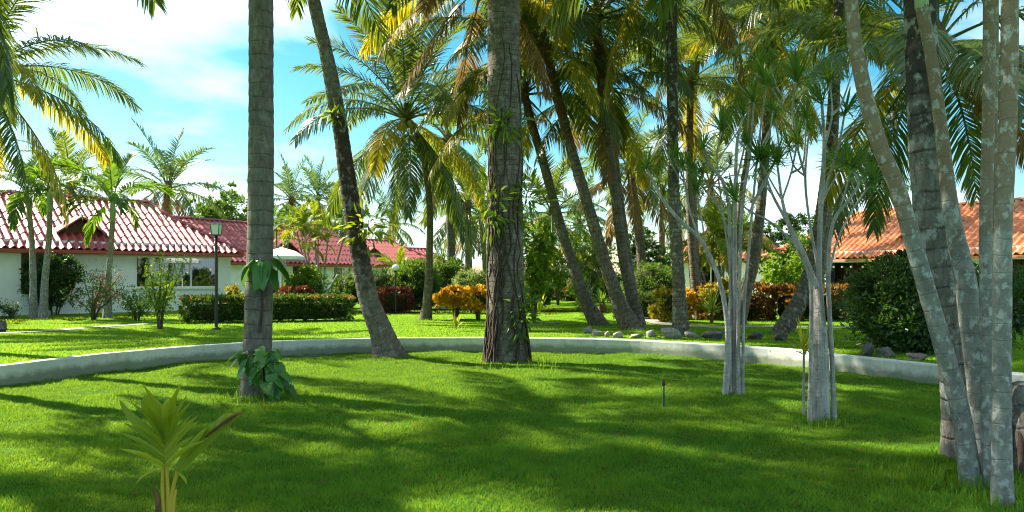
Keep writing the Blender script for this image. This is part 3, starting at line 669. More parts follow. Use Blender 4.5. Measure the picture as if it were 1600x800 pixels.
# next bungalows along the row, receding to the right
def simple_house(label, pxA, dA, pxB, dB, ridge, tile, doors, dormx, hipR=3.0, eave=2.72, rows=11, colw=0.26, hipL=0.0, dh=0.62):
    A = GX(pxA, dA); B = GX(pxB, dB); v = (B - A); ang = math.atan2(v.y, v.x); L = v.length
    ey = Vector((-math.sin(ang), math.cos(ang), 0)); H = House(label, A + ey * .5, ang, L, 6.8, eave, ridge, tile)
    hs_ = []
    for (x0, x1, z0, z1, kind) in doors: hs_.append((x0 * L, x1 * L, z0, z1))
    H.walls(hs_); rf = H.roof(hipL, hipR, rows, colw, False)
    for fx in dormx: H.dormer(fx * L, 0.28, 1.7, dh, rf)
    for (x0, x1, z0, z1, kind) in doors:
        if kind == 'w': H.window(x0 * L, x1 * L, z0, z1)
        else:
            for q in range(2):
                MB().box((x0 + (x1 - x0) * (.3 + q * .35)) * L, (x0 + (x1 - x0) * (.3 + q * .35)) * L + .1, .05, .15, z0, z1).build('porch_post', M['white_paint'], H.root)
    return H
H2 = simple_house('second red-roofed white bungalow, behind the white parasol', 345, 38, 600, 49, 4.75, M['tile_red'], [(.42, .6, 0.5, 2.0, 'p'), (.68, .8, .6, 2.0, 'w')], (0.42,), 1.6, eave=2.5, rows=8, colw=0.33)
H3 = simple_house('third red-roofed bungalow, seen between leaning trunk and slim palm', 560, 52, 690, 58, 4.45, M['tile_red'], [(.3, .5, .8, 2.0, 'w')], (0.28,), 2.2, eave=2.6, rows=7, colw=0.36)
H4 = simple_house('smallest farthest red roof at the right end of the bungalow row', 625, 76, 712, 80, 4.75, M['tile_red'], [(.3, .5, .8, 2.0, 'w')], (), 1.8, eave=2.7, rows=6, colw=0.42)
# right bungalow
Pn, Pf = GX(1588, 28), GX(1320, 34)
exr = (Pn - Pf).normalized(); eyr = Vector((-exr.y, exr.x, 0)); far = Pf - exr * 4.7
HR = House('white bungalow with orange clay tiled roof on the right', far + eyr * .5, math.atan2(exr.y, exr.x), 15.2, 6.8, 2.53, 4.78, M['tile_orange'])
bx0, bz0 = HR.local(1292, 456); bx1, bz1 = HR.local(1372, 411); cx0, cz0 = HR.local(1572, 462); cx1, _ = HR.local(1640, 405)
HR.walls([(bx0, bx1, 0.0, 2.16), (cx0, cx1, 0.0, 2.16)])
rf = HR.roof(3.2, 0.0, 8, 0.285, gabletR=False, fascia=M['white_paint'])
dx_, _ = HR.local(1412, 372); HR.dormer(dx_ + .1, 0.33, 1.5, 0.66, rf)
for (a, b) in ((bx0, bx1), (cx0, cx1)):
    n_ = int((b - a) / 0.16)
    for i in range(n_):
        x = a + (b - a) * i / n_; MB().box(x + .012, x + (b - a) / n_ - .012, .9 if a == bx0 else .1, .94 if a == bx0 else .14, 0.02, 2.12).build('plank', M['wood_dark'], HR.root)
    MB().box(a, b, .05, .12, 0.85, 0.93).build('rail', M['wood_dark'], HR.root)
    for k in range(3): x = a + (b - a) * k / 2; MB().box(x - .05, x + .05, .04, .14, 0.0, 2.16).build('post', M['wood_dark'], HR.root)
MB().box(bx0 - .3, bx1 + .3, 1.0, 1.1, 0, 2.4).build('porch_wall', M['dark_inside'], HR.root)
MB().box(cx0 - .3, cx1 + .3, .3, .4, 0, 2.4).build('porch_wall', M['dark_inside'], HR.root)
bulb = sphere_mesh('bulb', M['bulb'], 0.055, 8, 6)
for px in (1303, 1316, 1330, 1348):
    x, z = HR.local(px, 417, -.25)
    t = thing('hanging_bulb', '%s white glass bulb from the left under the orange-tiled eave' % {1303: 'first', 1316: 'second', 1330: 'third', 1348: 'fourth'}[px], 'bulb', HR.root.matrix_basis @ Vector((0, 0, 0)), group='bulbs under the right eave')
    mw = Matrix.Translation(HR.o) @ Matrix.Rotation(HR.ang, 4, 'Z'); t.location = mw @ Vector((x, -.25, z))
    obj('globe', bulb, t, (0, 0, 0)); V, F, uv = tube([(0, 0, .05), (0, 0, 2.27 - z + .18)], [.008, .008], 5, 0.2); obj('cord', mesh_np('cord', V, F, M['black_metal']), t)
H5 = simple_house('distant red roof glimpsed behind the leaning palms on the right', 1040, 46, 1215, 43, 4.9, M['tile_orange'], [(.3, .5, .8, 2.1, 'w')], (), 2.6, rows=9, colw=0.3, hipL=2.6, dh=.5)

# ------------------------------------------------------------------ palms with trunks in view
pA = palm('coconut_palm', 'thick straight grey palm trunk wrapped in vine leaves, left foreground', [(398, 622), (403, 520), (406, 400), (408, 200), (408, 0), (407, -420)], 10.4, 10.4,
          [.20, .185, .175, .165, .16, .15], INNER, 'bark_grey', n=24, fs=1.12, seed=21, sides=22, step=.045, ring=.02, ringsp=.19, flare=.12, yellow=.2, hi=.72, brown=0)
pB = palm('coconut_palm', 'tall palm leaning left with swollen foot and dark rough middle trunk', [(612, 556), (597, 520), (577, 470), (560, 390), (546, 300), (530, 190), (511, 90), (490, 0), (455, -170)], 15.6, 15.6,
          [.33, .24, .20, .185, .17, .155, .14, .13, .12], INNER, 'bark_lean', n=22, fs=1.0, seed=33, sides=20, step=.05, ring=.03, ringsp=.15, flare=.22, lump=.05, yellow=.3, hi=.75, brown=0)
pC = palm('coconut_palm', 'thickest trunk at the centre, netted with dark strangler roots', [(793, 564), (792, 500), (790, 400), (789, 250), (787, 100), (787, 0), (786, -230)], 14.8, 14.8,
          [.40, .37, .35, .335, .315, .30, .26], INNER, 'bark_root', n=24, fs=1.05, seed=44, sides=26, step=.045, ring=.012, ringsp=.1, flare=.16, lump=.045, yellow=.22, hi=.8, brown=0)
pD = palm('coconut_palm', 'full-crowned coconut palm with slim straight trunk, left of the centre trunk', [(664, 500), (668, 470), (671, 400), (671, 320), (660, 240), (634, 178)], 24.4, 24.0,
          [.20, .15, .11, .10, .09, .085], OUTER, 'bark_palm', n=33, fs=1.05, seed=52, flare=.2, nuts=6, yellow=.12, brown=0)
pE = palm('coconut_palm', 'leftmost of the leaning palms behind the stone row', [(940, 507), (915, 470), (893, 410), (872, 340), (848, 250), (830, 190), (818, 140)], 21.7, 22.4,
          [.27, .18, .15, .14, .13, .12, .11], OUTER, 'bark_palm', n=19, hi=.88, fs=.95, seed=61, flare=.15, yellow=.3, brown=.06)
pF = palm('coconut_palm', 'leaning palm with broad fibrous foot, second of the stone-row palms', [(990, 516), (968, 475), (945, 410), (920, 325), (893, 235), (868, 140), (852, 70)], 19.8, 20.6,
          [.31, .20, .16, .15, .135, .125, .12], OUTER, 'bark_palm', n=19, hi=.88, fs=.95, seed=67, flare=.2, yellow=.2, brown=.07)
pG = palm('coconut_palm', 'nearly upright dark-topped palm right of the two leaning ones', [(1000, 512), (988, 465), (974, 400), (962, 310), (950, 220), (938, 110), (931, 20)], 20.4, 21.2,
          [.22, .165, .145, .135, .13, .125, .12], OUTER, 'bark_palm', n=19, hi=.88, fs=.98, seed=71, flare=.1, yellow=.22, brown=.07)
pG2 = palm('coconut_palm', 'thin palm trunk close behind the dark-topped upright palm', [(1000, 505), (985, 430), (972, 340), (962, 260), (950, 175), (945, 130)], 21.8, 22.6,
           [.15, .12, .115, .11, .105, .10], OUTER, 'bark_palm', n=20, fs=.9, seed=74, yellow=.22, brown=.1)
pH = palm('coconut_palm', 'black-and-white mottled straight palm beside the boulder', [(1064, 524), (1061, 450), (1055, 350), (1052, 250), (1050, 120), (1049, 0), (1047, -110)], 17.6, 17.8,
          [.20, .145, .135, .13, .125, .12, .115], OUTER, 'bark_mottle', n=19, hi=.88, fs=.98, seed=83, sides=18, ring=.07, ringsp=.105, flare=.25, lump=.03, yellow=.25)
pI = palm('coconut_palm', 'slender palm in a small stone ring behind the mottled palm', [(1092, 497), (1086, 440), (1080, 370), (1077, 280), (1078, 200), (1079, 120)], 25.4, 25.6,
          [.2, .15, .125, .12, .115, .11], OUTER, 'bark_palm', n=19, hi=.88, fs=.95, seed=91, flare=.15, yellow=.3, brown=.1)
pK = palm('coconut_palm', 'grey palm trunk tilting right behind the left white-stemmed dracaena', [(1152, 508), (1166, 455), (1178, 410), (1188, 330), (1196, 230), (1203, 110), (1206, 40)], 21.7, 22.5,
          [.2, .165, .15, .14, .13, .12, .11], OUTER, 'bark_palm', n=19, hi=.88, fs=.95, seed=97, flare=.15, yellow=.2, brown=.07)
pK2 = palm('coconut_palm', 'thin dark palm trunk between the two dracaenas, farther back', [(1140, 478), (1150, 380), (1158, 310), (1170, 230), (1178, 150), (1182, 90)], 36, 36,
           [.16, .14, .135, .13, .125, .12], OUTER, 'bark_palm', n=22, fs=1.15, seed=99, yellow=.2, brown=.07)
pJ = palm('coconut_palm', 'palm whose foot sweeps along the ground, behind the right dracaena', [(1216, 522), (1240, 488), (1262, 440), (1278, 370), (1292, 270), (1301, 170), (1309, 40), (1313, -60)], 18.6, 19.6,
          [.24, .21, .18, .15, .14, .13, .12, .115], OUTER, 'bark_mottle', n=19, hi=.88, fs=.98, seed=103, flare=.1, yellow=.25)
pM = palm('coconut_palm', 'thick mottled palm trunk in the clump at the right edge', [(1502, 716), (1499, 610), (1479, 485), (1461, 385), (1448, 250), (1441, 100), (1437, -60), (1436, -420)], 6.8, 6.8,
          [.15, .15, .145, .14, .14, .135, .13, .12], INNER, 'bark_thick', n=22, fs=1.0, seed=111, sides=22, step=.04, ring=.02, ringsp=.17, flare=.12, lump=.03, yellow=.2, hi=.75, brown=0)
pP = palm('coconut_palm', 'coconut palm with arching fronds entering at the left edge', [(-150, 507), (-140, 430), (-105, 300), (-62, 190), (-26, 104)], 22, 21,
          [.26, .21, .19, .17, .15], OUTER, 'bark_palm', n=31, fs=1.02, seed=122, nuts=5, yellow=.35, az0=10, brown=0)
pT = palm('coconut_palm', 'palm hidden behind the central trunk with golden hanging fronds above', [(795, 520), (791, 430), (789, 300), (787, 150), (775, 20), (756, -40)], 19.5, 19.5,
          [.24, .2, .18, .17, .16, .15], OUTER, 'bark_palm', n=26, fs=.95, seed=131, yellow=.5)
pQ = palm('coconut_palm', 'palm with dark drooping crown behind the right-edge clump', [(1492, 543), (1478, 440), (1462, 300), (1455, 170), (1462, 60)], 14.2, 14.6,
          [.22, .18, .17, .16, .15], OUTER, 'bark_palm', n=28, fs=1.0, seed=143, green='frond', yellow=.2, brown=.1)
pR = palm('coconut_palm', 'palm crown high above the gap between the two dracaenas', [(1262, 500), (1282, 400), (1298, 250), (1304, 100), (1288, -10)], 25, 25,
          [.24, .2, .18, .17, .16], OUTER, 'bark_palm', n=19, hi=.88, fs=1.05, seed=151, yellow=.25, brown=.07)
pV = palm('coconut_palm', 'palm crown filling the top between mottled palm and dracaenas', [(1092, 488), (1083, 380), (1079, 200), (1090, 70), (1104, 10)], 30, 30,
          [.26, .22, .2, .19, .18], OUTER, 'bark_palm', n=19, hi=.88, fs=1.15, seed=157, yellow=.22, brown=.07)
# palms beside the frame whose crowns shade the lawn and hang in at the top
for k, (x, y, h, sd, fs) in enumerate(((-9.6, 11.6, 8.0, 201, 1.1), (-6.9, 6.4, 7.0, 207, 1.05), (-12.5, 10.2, 8.6, 211, 1.1), (-4.4, 2.2, 8.4, 219, 1.1), (-11.0, 14.4, 10.6, 223, 1.1))):
    lv = OUTER if x < -7.9 else INNER; b = Vector((x, y, lv)); d = y
    lab = ['coconut palm just outside the left edge whose frond tips hang in at top left', 'palm standing left of the picture, shading the near lawn', 'tall palm far left outside the picture, shading the lawn', 'palm left of the viewpoint, shading the front lawn', 'tallest palm outside the left edge, shading the middle of the lawn'][k]
    root = thing('coconut_palm', lab, 'palm tree', b, group='coconut palms in the garden')
    V, F, uv = tube([(0, 0, -.1), (.1, .05, h * .4), (.25, .1, h * .75), (.3, .1, h)], [.22, .18, .16, .14], 14, .08, np.random.default_rng(sd), .03, .14, .02)
    obj('trunk', mesh_np('trunk', V, F, M['bark_palm'], uv=uv, smooth=True), root); crown(root, Vector((.3, .1, h)), 13, fs, sd, yellow=.2, brown=0, hi=.85)
# distant palms
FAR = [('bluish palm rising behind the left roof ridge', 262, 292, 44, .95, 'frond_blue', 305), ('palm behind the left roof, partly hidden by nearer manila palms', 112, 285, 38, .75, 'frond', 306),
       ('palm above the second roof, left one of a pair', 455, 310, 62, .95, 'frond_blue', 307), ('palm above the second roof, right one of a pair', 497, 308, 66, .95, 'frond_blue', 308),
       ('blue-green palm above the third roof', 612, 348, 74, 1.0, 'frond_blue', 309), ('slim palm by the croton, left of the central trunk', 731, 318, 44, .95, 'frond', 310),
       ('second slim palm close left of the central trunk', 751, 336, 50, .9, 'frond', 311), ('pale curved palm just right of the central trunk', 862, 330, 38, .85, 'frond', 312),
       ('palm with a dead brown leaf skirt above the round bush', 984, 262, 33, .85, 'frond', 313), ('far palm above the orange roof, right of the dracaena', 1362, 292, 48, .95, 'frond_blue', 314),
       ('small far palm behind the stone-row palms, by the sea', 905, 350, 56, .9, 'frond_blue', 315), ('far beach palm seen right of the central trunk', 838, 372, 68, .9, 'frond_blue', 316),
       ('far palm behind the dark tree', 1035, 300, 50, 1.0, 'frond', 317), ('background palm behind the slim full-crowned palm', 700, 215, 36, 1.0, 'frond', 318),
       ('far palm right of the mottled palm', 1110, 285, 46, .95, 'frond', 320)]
for (lab, x, y, d, fs, mt, sd) in FAR:
    yb = HORZ + (CAMZ - OUTER) * FPX / d; r = random.Random(sd); dxp = r.uniform(-14, 14); old = sd == 313
    if sd == 312: dxp = -10
    if sd == 313: dxp = 22
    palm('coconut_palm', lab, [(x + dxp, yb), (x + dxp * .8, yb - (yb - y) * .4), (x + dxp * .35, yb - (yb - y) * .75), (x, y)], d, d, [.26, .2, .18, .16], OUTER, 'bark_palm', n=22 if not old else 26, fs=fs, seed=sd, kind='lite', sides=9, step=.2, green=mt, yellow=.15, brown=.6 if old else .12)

# strangler roots and leaf tufts on the central trunk
root, b, Pw = pC
rr = np.random.default_rng(8); C = catmull(Pw, 10); zc_ = C[:, 2]
def trunk_at(z): return np.array([np.interp(z, zc_, C[:, 0]), np.interp(z, zc_, C[:, 1])])
for k in range(17):
    a = rr.uniform(-2.9, -.2) if k < 13 else rr.uniform(0, 6.28); z1 = rr.uniform(3.2, 6.4) if k < 12 else rr.uniform(1.5, 3.0); zs = np.linspace(-.05, z1, 14); pts = []
    for i, z in enumerate(zs):
        rad = np.interp(z, [0, 1, 3, 6], [.475, .365, .34, .315]) + .004; aa = a + .34 * math.sin(z * 1.3 + k * 1.9) + (.15 * rr.normal() if i else 0) * .8
        c = trunk_at(z); pts.append((c[0] + rad * math.cos(aa), c[1] + rad * math.sin(aa), z))
    V, F, uv = tube(pts, [rr.uniform(.012, .034), rr.uniform(.010, .022), .008], 6, .09, rr, lump=.12, smoothpts=4); obj('aerial_root', mesh_np('aerial_root', V, F, M['root'], uv=uv, smooth=True), root)
# ------------------------------------------------------------------ slim palms: two groups
MAN = 'manila palms in the right-edge clump'
for (lab, pts, d0, d1, rad, sh, n, cr_n) in (
    ('slanting grey palm stem crossing the right clump, most tilted of all', [(1521, 752), (1500, 640), (1470, 530), (1433, 400), (1401, 290), (1374, 225), (1346, 120), (1330, 0), (1310, -380)], 6.0, 6.0, [.075, .068, .066, .064, .062, .06, .055, .05, .05], True, 9, 401),
    ('stout grey palm stem crossing in front of the thick mottled trunk', [(1541, 750), (1530, 610), (1518, 507), (1508, 435), (1492, 362), (1482, 300), (1469, 190), (1455, 90), (1440, 10)], 6.15, 6.3, [.07, .085, .088, .08, .066, .058, .05, .046, .05], True, 8, 402),
    ('straight slim palm stem, second from the right edge', [(1549, 764), (1544, 640), (1541, 500), (1540, 350), (1544, 200), (1546, 0), (1546, -420)], 5.9, 5.9, [.05, .047, .046, .045, .044, .044, .044], True, 8, 403),
    ('straight palm stem nearest the right edge, orange-tinged above', [(1566, 788), (1565, 640), (1566, 500), (1568, 340), (1576, 170), (1578, 0), (1580, -480)], 5.45, 5.45, [.066, .062, .06, .058, .058, .056, .055], True, 9, 404),
    ('thin stem squeezed behind the straight palms at right', [(1556, 742), (1553, 600), (1553, 450), (1553, 250), (1555, 50), (1557, -360)], 6.3, 6.3, [.035, .03, .028, .026, .026, .026], True, 7, 405)):
    palm('manila_palm', lab, pts, d0, d1, rad, INNER, 'bark_smooth', n=n, fs=1.05, seed=cr_n, kind='manila', group=MAN, sides=16, step=.05, ring=.012, ringsp=.12, flare=.25, lump=.015, shaft=True, green='frond_fresh', yellow=.3, brown=.0, hi=.5, cat='palm tree', drop=.05)
for (lab, pts, d, rad, fs, sd) in (
    ('left one of two slim palms before the porch opening', [(52, 497), (52, 440), (50, 380), (46, 335)], 25.6, [.13, .1, .085, .08], 1.0, 411),
    ('right one of two slim palms before the porch opening', [(68, 497), (70, 440), (76, 380), (78, 330)], 25.4, [.14, .11, .09, .08], .85, 412),
    ('short full palm in front of the left roof, right of the little gable', [(168, 497), (169, 440), (173, 390), (176, 345)], 25.8, [.14, .1, .085, .085], 1.1, 413)):
    palm('manila_palm', lab, pts, d, d, rad, OUTER, 'bark_smooth', n=13, fs=fs, seed=sd, kind='manila', group='manila palms before the left bungalow', sides=10, step=.12, ring=.02, flare=.3, shaft=True, green='frond_fresh', yellow=.2, brown=.0, hi=.72, drop=.05)

# ------------------------------------------------------------------ dracaenas
def strap_mesh(name, seed, n, L, w, mat, up=0.2, spread=1.0, droop=0.5):
    r = np.random.default_rng(seed); V = []; F = []; var = []
    for k in range(n):
        a = r.uniform(0, 2 * math.pi); el = math.radians(r.uniform(-15, 85) * spread + up * 20); d = np.array([math.cos(a) * math.cos(el), math.sin(a) * math.cos(el), math.sin(el)])
        s = np.cross(d, [0, 0, 1]); s /= np.linalg.norm(s) + 1e-6; p = d * .02 + np.array([0, 0, -.06 + .12 * r.random()]); ln = L * r.uniform(.7, 1.1); b = len(V); v = r.random()
        for i, wf in enumerate((.7, 1, .8, 0)):
            if i: dd = d + np.array([0, 0, -1]) * droop * i * .22; dd /= np.linalg.norm(dd); p = p + dd * ln / 3
            if wf: V += [p + s * w * wf / 2, p - s * w * wf / 2]; var += [v, v]
            else: V.append(p); var.append(v)
        F += [(b, b + 1, b + 3, b + 2), (b + 2, b + 3, b + 5, b + 4), (b + 4, b + 5, b + 6)]
    return mesh_np(name, V, F, M[mat], var)
HEADS = [strap_mesh('leaf_head', 600 + i, 46, .40, .025, 'strap', droop=(.5, .8, .35)[i]) for i in range(3)]
def dracaena(label, base, d, stems, heads, seed, core=None):
    r = np.random.default_rng(seed); b = GX(base, d, INNER); root = thing('dracaena', label, 'dracaena', b, group='white-stemmed dracaenas on the round lawn'); rr = random.Random(seed)
    for pts, r0, r1 in stems:
        n_ = len(pts); dd = d + rr.uniform(-.12, .12); slope = rr.uniform(-.7, .7); Pw = []
        for i, (x, y) in enumerate(pts):
            q = W(x, y, dd + slope * (max(0, 520 - y) / 400)) - b
            if i == 0 and y > 600: q.z = -.08
            Pw.append(np.array(q))
        V, F, uv = tube(Pw, [r0 * .85, r0 * .66, (r0 * .36 + r1 * .5), r1 * .9], 9, .05, r, 0, .06, .16)
        obj('stem' if pts[0][1] > 600 else 'branch', mesh_np('stem', V, F, M['bark_pale'], uv=uv, smooth=True), root)
        e = Vector(Pw[-1]); o = obj('leaf_head', HEADS[rr.randrange(3)], root, e, (rr.uniform(-.4, .4), rr.uniform(-.4, .4), rr.uniform(0, 6)), heads * rr.uniform(.8, 1.15))
        for q in range(1):
            k_ = min(n_ - 2, max(1, int(n_ * rr.uniform(.5, .85)))); x, y = pts[k_]; sx = rr.choice((-1, 1)); x2, y2 = x + sx * rr.uniform(16, 42), y - rr.uniform(40, 95)
            if y > 400 or y2 < 70 or y2 > 290: continue
            a_ = Vector(Pw[k_]); dq = (a_ + b).y + rr.uniform(-.35, .35); Q = [np.array(a_), np.array(W(x + sx * rr.uniform(10, 22), y - rr.uniform(8, 26), (dq + (a_ + b).y) / 2) - b), np.array(W(x2, y2, dq) - b)]
            V, F, uv = tube(Q, [.014, .010, .007], 6, .05, r, 0, .06, .12); obj('branch', mesh_np('branch', V, F, M['bark_pale'], uv=uv, smooth=True), root)
            obj('leaf_head', HEADS[rr.randrange(3)], root, Vector(Q[-1]), (rr.uniform(-.5, .5), rr.uniform(-.5, .5), rr.uniform(0, 6)), heads * rr.uniform(.5, .8))
    if core:
        for pts, r0, r1 in core:
            Pw = [np.array(W(x, y, d) - b) for x, y in pts]; Pw[0][2] = -.1
            V, F, uv = tube(Pw, [r0 * 1.35, r0, r1], 16, .04, r, 0, .09, .2); obj('trunk', mesh_np('trunk', V, F, M['bark_pale'], uv=uv, smooth=True), root)
    return root
dracaena('white multi-stemmed dracaena on the lawn, left one of two', 1145, 10.4, [
    ([(1131, 622), (1137, 560), (1136, 500), (1122, 430), (1094, 374), (1064, 346), (1036, 312), (1010, 262)], .050, .017),
    ([(1139, 623), (1141, 540), (1141, 420), (1139, 330), (1130, 285), (1112, 260), (1098, 232)], .036, .014),
    ([(1147, 623), (1148, 540), (1148, 400), (1149, 290), (1152, 220), (1162, 180)], .046, .016),
    ([(1154, 622), (1153, 540), (1156, 420), (1160, 320), (1172, 240), (1178, 160)], .036, .015),
    ([(1161, 621), (1162, 500), (1168, 410), (1176, 320), (1184, 240), (1192, 172), (1198, 132)], .026, .013),
    ([(1094, 374), (1078, 330), (1070, 285), (1052, 246)], .020, .011), ([(1176, 320), (1198, 280), (1216, 232), (1210, 182)], .020, .011),
    ([(1122, 430), (1106, 404), (1096, 340), (1088, 300)], .018, .010), ([(1149, 290), (1166, 215), (1172, 150), (1188, 100)], .018, .010),
    ([(1148, 400), (1128, 335), (1104, 300), (1080, 268)], .018, .010), ([(1184, 240), (1206, 195), (1226, 155), (1242, 115)], .018, .010), ([(1141, 420), (1132, 350), (1120, 250), (1128, 205)], .018, .010)], .9, 71)
dracaena('white multi-stemmed dracaena on the lawn, right one with knobbly trunk', 1285, 8.7, [
    ([(1265, 658), (1267, 540), (1266, 440), (1244, 382), (1227, 342), (1206, 302), (1190, 254)], .032, .013), ([(1291, 658), (1288, 540), (1280, 430), (1283, 320), (1288, 230), (1284, 160)], .050, .016),
    ([(1305, 658), (1299, 540), (1294, 430), (1301, 350), (1326, 312), (1342, 285), (1324, 258)], .034, .013), ([(1277, 450), (1254, 392), (1233, 352), (1222, 312), (1214, 254)], .034, .013),
    ([(1283, 320), (1300, 262), (1312, 220), (1320, 176)], .022, .011), ([(1280, 430), (1264, 340), (1258, 275), (1264, 204)], .022, .011), ([(1244, 382), (1204, 347), (1172, 330), (1150, 312)], .016, .009),
    ([(1294, 430), (1310, 372), (1336, 322), (1362, 286)], .018, .010), ([(1222, 312), (1236, 270), (1246, 222)], .016, .009), ([(1258, 275), (1246, 230), (1238, 180), (1244, 126)], .016, .009), ([(1288, 230), (1300, 180), (1296, 126)], .016, .009)], .9, 72,
    [([(1281, 660), (1281, 560), (1279, 445)], .07, .045)])
# ------------------------------------------------------------------ shrubs, hedges, trees
def clump_leaves(rr, cen, rad, n, size, up=0.35, shell=0.55, aspect=.5, K=None, flat=1.0, box=False):
    """leaves spread through lumpy clumps inside an ellipsoid (or a rounded box)"""
    cen = np.array(cen, float); rad = np.array(rad, float); K = K or max(8, int(n / 70))
    u = unit(rr.normal(size=(K, 3))); k = rr.uniform(shell, 1, (K, 1)) ** .7
    if box:                                                     # clumps spread evenly over the five visible faces of a rounded box
        ar = np.array([rad[1] * rad[2], rad[0] * rad[2], rad[0] * rad[1]]); ax = rr.choice(3, K, p=ar / ar.sum()); u = rr.uniform(-1, 1, (K, 3)); sg = np.where(rr.random(K) < .5, -1.0, 1.0); sg[ax == 2] = 1.0
        u[np.arange(K), ax] = sg; rn = np.minimum(.3, .22 / rad); lim = 1 - rn; ex_ = np.maximum(0, np.abs(u) - lim) / rn; q_ = np.maximum(1, np.linalg.norm(ex_, axis=1, keepdims=True)); u = np.where(np.abs(u) > lim, np.sign(u) * (lim + rn * ex_ / q_), u); k = 1 - .12 * rr.random((K, 1))
    cc = u * k
    ci = rr.integers(0, K, n); cs = rr.uniform(.10, .26, K)
    off = unit(rr.normal(size=(n, 3))) * (rr.random((n, 1)) ** .4) * cs[ci][:, None] * 1.15
    if box: off *= .5 / rad / 1.15
    p = cc[ci] + off
    P = cen + p * rad
    out = unit(p / (np.linalg.norm(p, axis=1, keepdims=True) + .01) + off * 4)
    D = unit(out + rr.normal(0, .55, (n, 3)) + np.array([0, 0, up])); N = unit(out + rr.normal(0, .4, (n, 3)) + np.array([0, 0, .5]))
    L = size * rr.uniform(.6, 1.25, n); V, F = leaves(P, D, N, L, L * aspect)
    v = np.clip(rr.normal(.45, .16, n) + (rr.normal(0, .16, K))[ci], 0, 1)
    return V, F, np.repeat(v, 4)
def bush(name, label, cat, loc, rad, n, size, mat, seed, group=None, aspect=.5, core=.72, stems=4, zc=None, up=.35, shell=.6, box=False, rz=0, flowers=None, fh=0.35):
    rr = np.random.default_rng(seed); root = thing(name, label, cat, loc, rz, group); zc = rad[2] if zc is None else zc
    V, F, v = clump_leaves(rr, (0, 0, zc), rad, n, size, up, shell, aspect, box=box, K=max(14, n // (42 if not box else 16)))
    keep = None
    obj('foliage', mesh_np('foliage', V, F, M[mat], v), root)
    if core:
        cm = sphere_mesh('light_blocker', M['core'], 1, 14, 9)  # solid dark body added inside the leaves to block light
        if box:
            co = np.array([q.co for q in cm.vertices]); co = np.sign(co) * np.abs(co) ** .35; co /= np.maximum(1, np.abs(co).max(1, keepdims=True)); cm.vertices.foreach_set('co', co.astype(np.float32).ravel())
        obj('light_blocker', cm, root, (0, 0, zc * (1 if not box else .86)), None, [q * core for q in rad] if not box else [rad[0] - .16, rad[1] - .17, rad[2] - .12])
    for k in range(stems):
        a = rr.uniform(0, 6.28); q = rr.uniform(.2, .6)
        V, F, uv = tube([(q * .2 * math.cos(a) * rad[0], q * .2 * math.sin(a) * rad[1], -.1), (q * .6 * math.cos(a) * rad[0], q * .6 * math.sin(a) * rad[1], zc * .6), (q * math.cos(a) * rad[0], q * math.sin(a) * rad[1], zc * 1.15)], [.035, .025, .01], 6, .15, rr, lump=.1)
        obj('stem', mesh_np('stem', V, F, M['bark_tree'], uv=uv, smooth=True), root)
    if flowers:
        fm, fn, fs_ = flowers; P = unit(rr.normal(size=(fn, 3))); P[:, 2] = np.abs(P[:, 2]) * 1.0
        if box: P = np.column_stack([rr.uniform(-1, 1, fn), rr.uniform(-1, 1, fn), np.full(fn, 1.02)])
        P = P * np.array(rad) * 1.03 + np.array([0, 0, zc]); reps = 7; Pq = np.repeat(P, reps, 0) + rr.normal(0, fs_ * .35, (fn * reps, 3)); D = unit(rr.normal(size=Pq.shape) + (0, 0, .5))
        V, F = leaves(Pq, D, unit(rr.normal(size=Pq.shape) + (0, 0, 1)), fs_, fs_ * .8); obj('blossom', mesh_np('blossom', V, F, M[fm], np.repeat(rr.random(len(Pq)), 4)), root)
    return root
def twig_shrub(name, label, cat, loc, h, w, n, size, mat, seed, nb=9, flowers=None, group=None, bark='bark_tree'):
    """open shrub or young tree: forked branches carrying loose leaves"""
    rr = np.random.default_rng(seed); root = thing(name, label, cat, loc, group=group); tips = []
    for k in range(nb):
        a = rr.uniform(0, 6.28); q = rr.uniform(.25, 1); hh = h * rr.uniform(.55, 1.0)
        pts = [np.array((0.04 * math.cos(a), .04 * math.sin(a), -.08)), np.array((q * w * .25 * math.cos(a), q * w * .25 * math.sin(a), hh * .35)), np.array((q * w * .7 * math.cos(a + .3), q * w * .7 * math.sin(a + .3), hh * .72)), np.array((q * w * math.cos(a + .2), q * w * math.sin(a + .2), hh))]
        V, F, uv = tube(pts, [.022, .014, .005], 5, .12, rr, lump=.1); obj('branch', mesh_np('branch', V, F, M[bark], uv=uv, smooth=True), root)
        C = catmull(pts, 6); tips += [C[i] for i in range(6, len(C))]
    tips = np.array(tips); i = rr.integers(0, len(tips), n); P = tips[i] + rr.normal(0, w * .16, (n, 3)); D = unit(rr.normal(size=(n, 3)) + (0, 0, .1)); N = unit(rr.normal(0, .6, (n, 3)) + (0, 0, 1)); L = size * rr.uniform(.6, 1.2, n)
    V, F = leaves(P, D, N, L, L * .5); obj('foliage', mesh_np('foliage', V, F, M[mat], np.repeat(rr.random(n), 4)), root)
    if flowers:
        fm, fn = flowers; i = rr.integers(0, len(tips), fn); P = np.repeat(tips[i], 6, 0) + rr.normal(0, .06, (fn * 6, 3)); V, F = leaves(P, unit(rr.normal(size=P.shape)), unit(rr.normal(size=P.shape)), .07, .06); obj('blossom', mesh_np('blossom', V, F, M[fm], np.repeat(rr.random(len(P)), 4)), root)
    return root
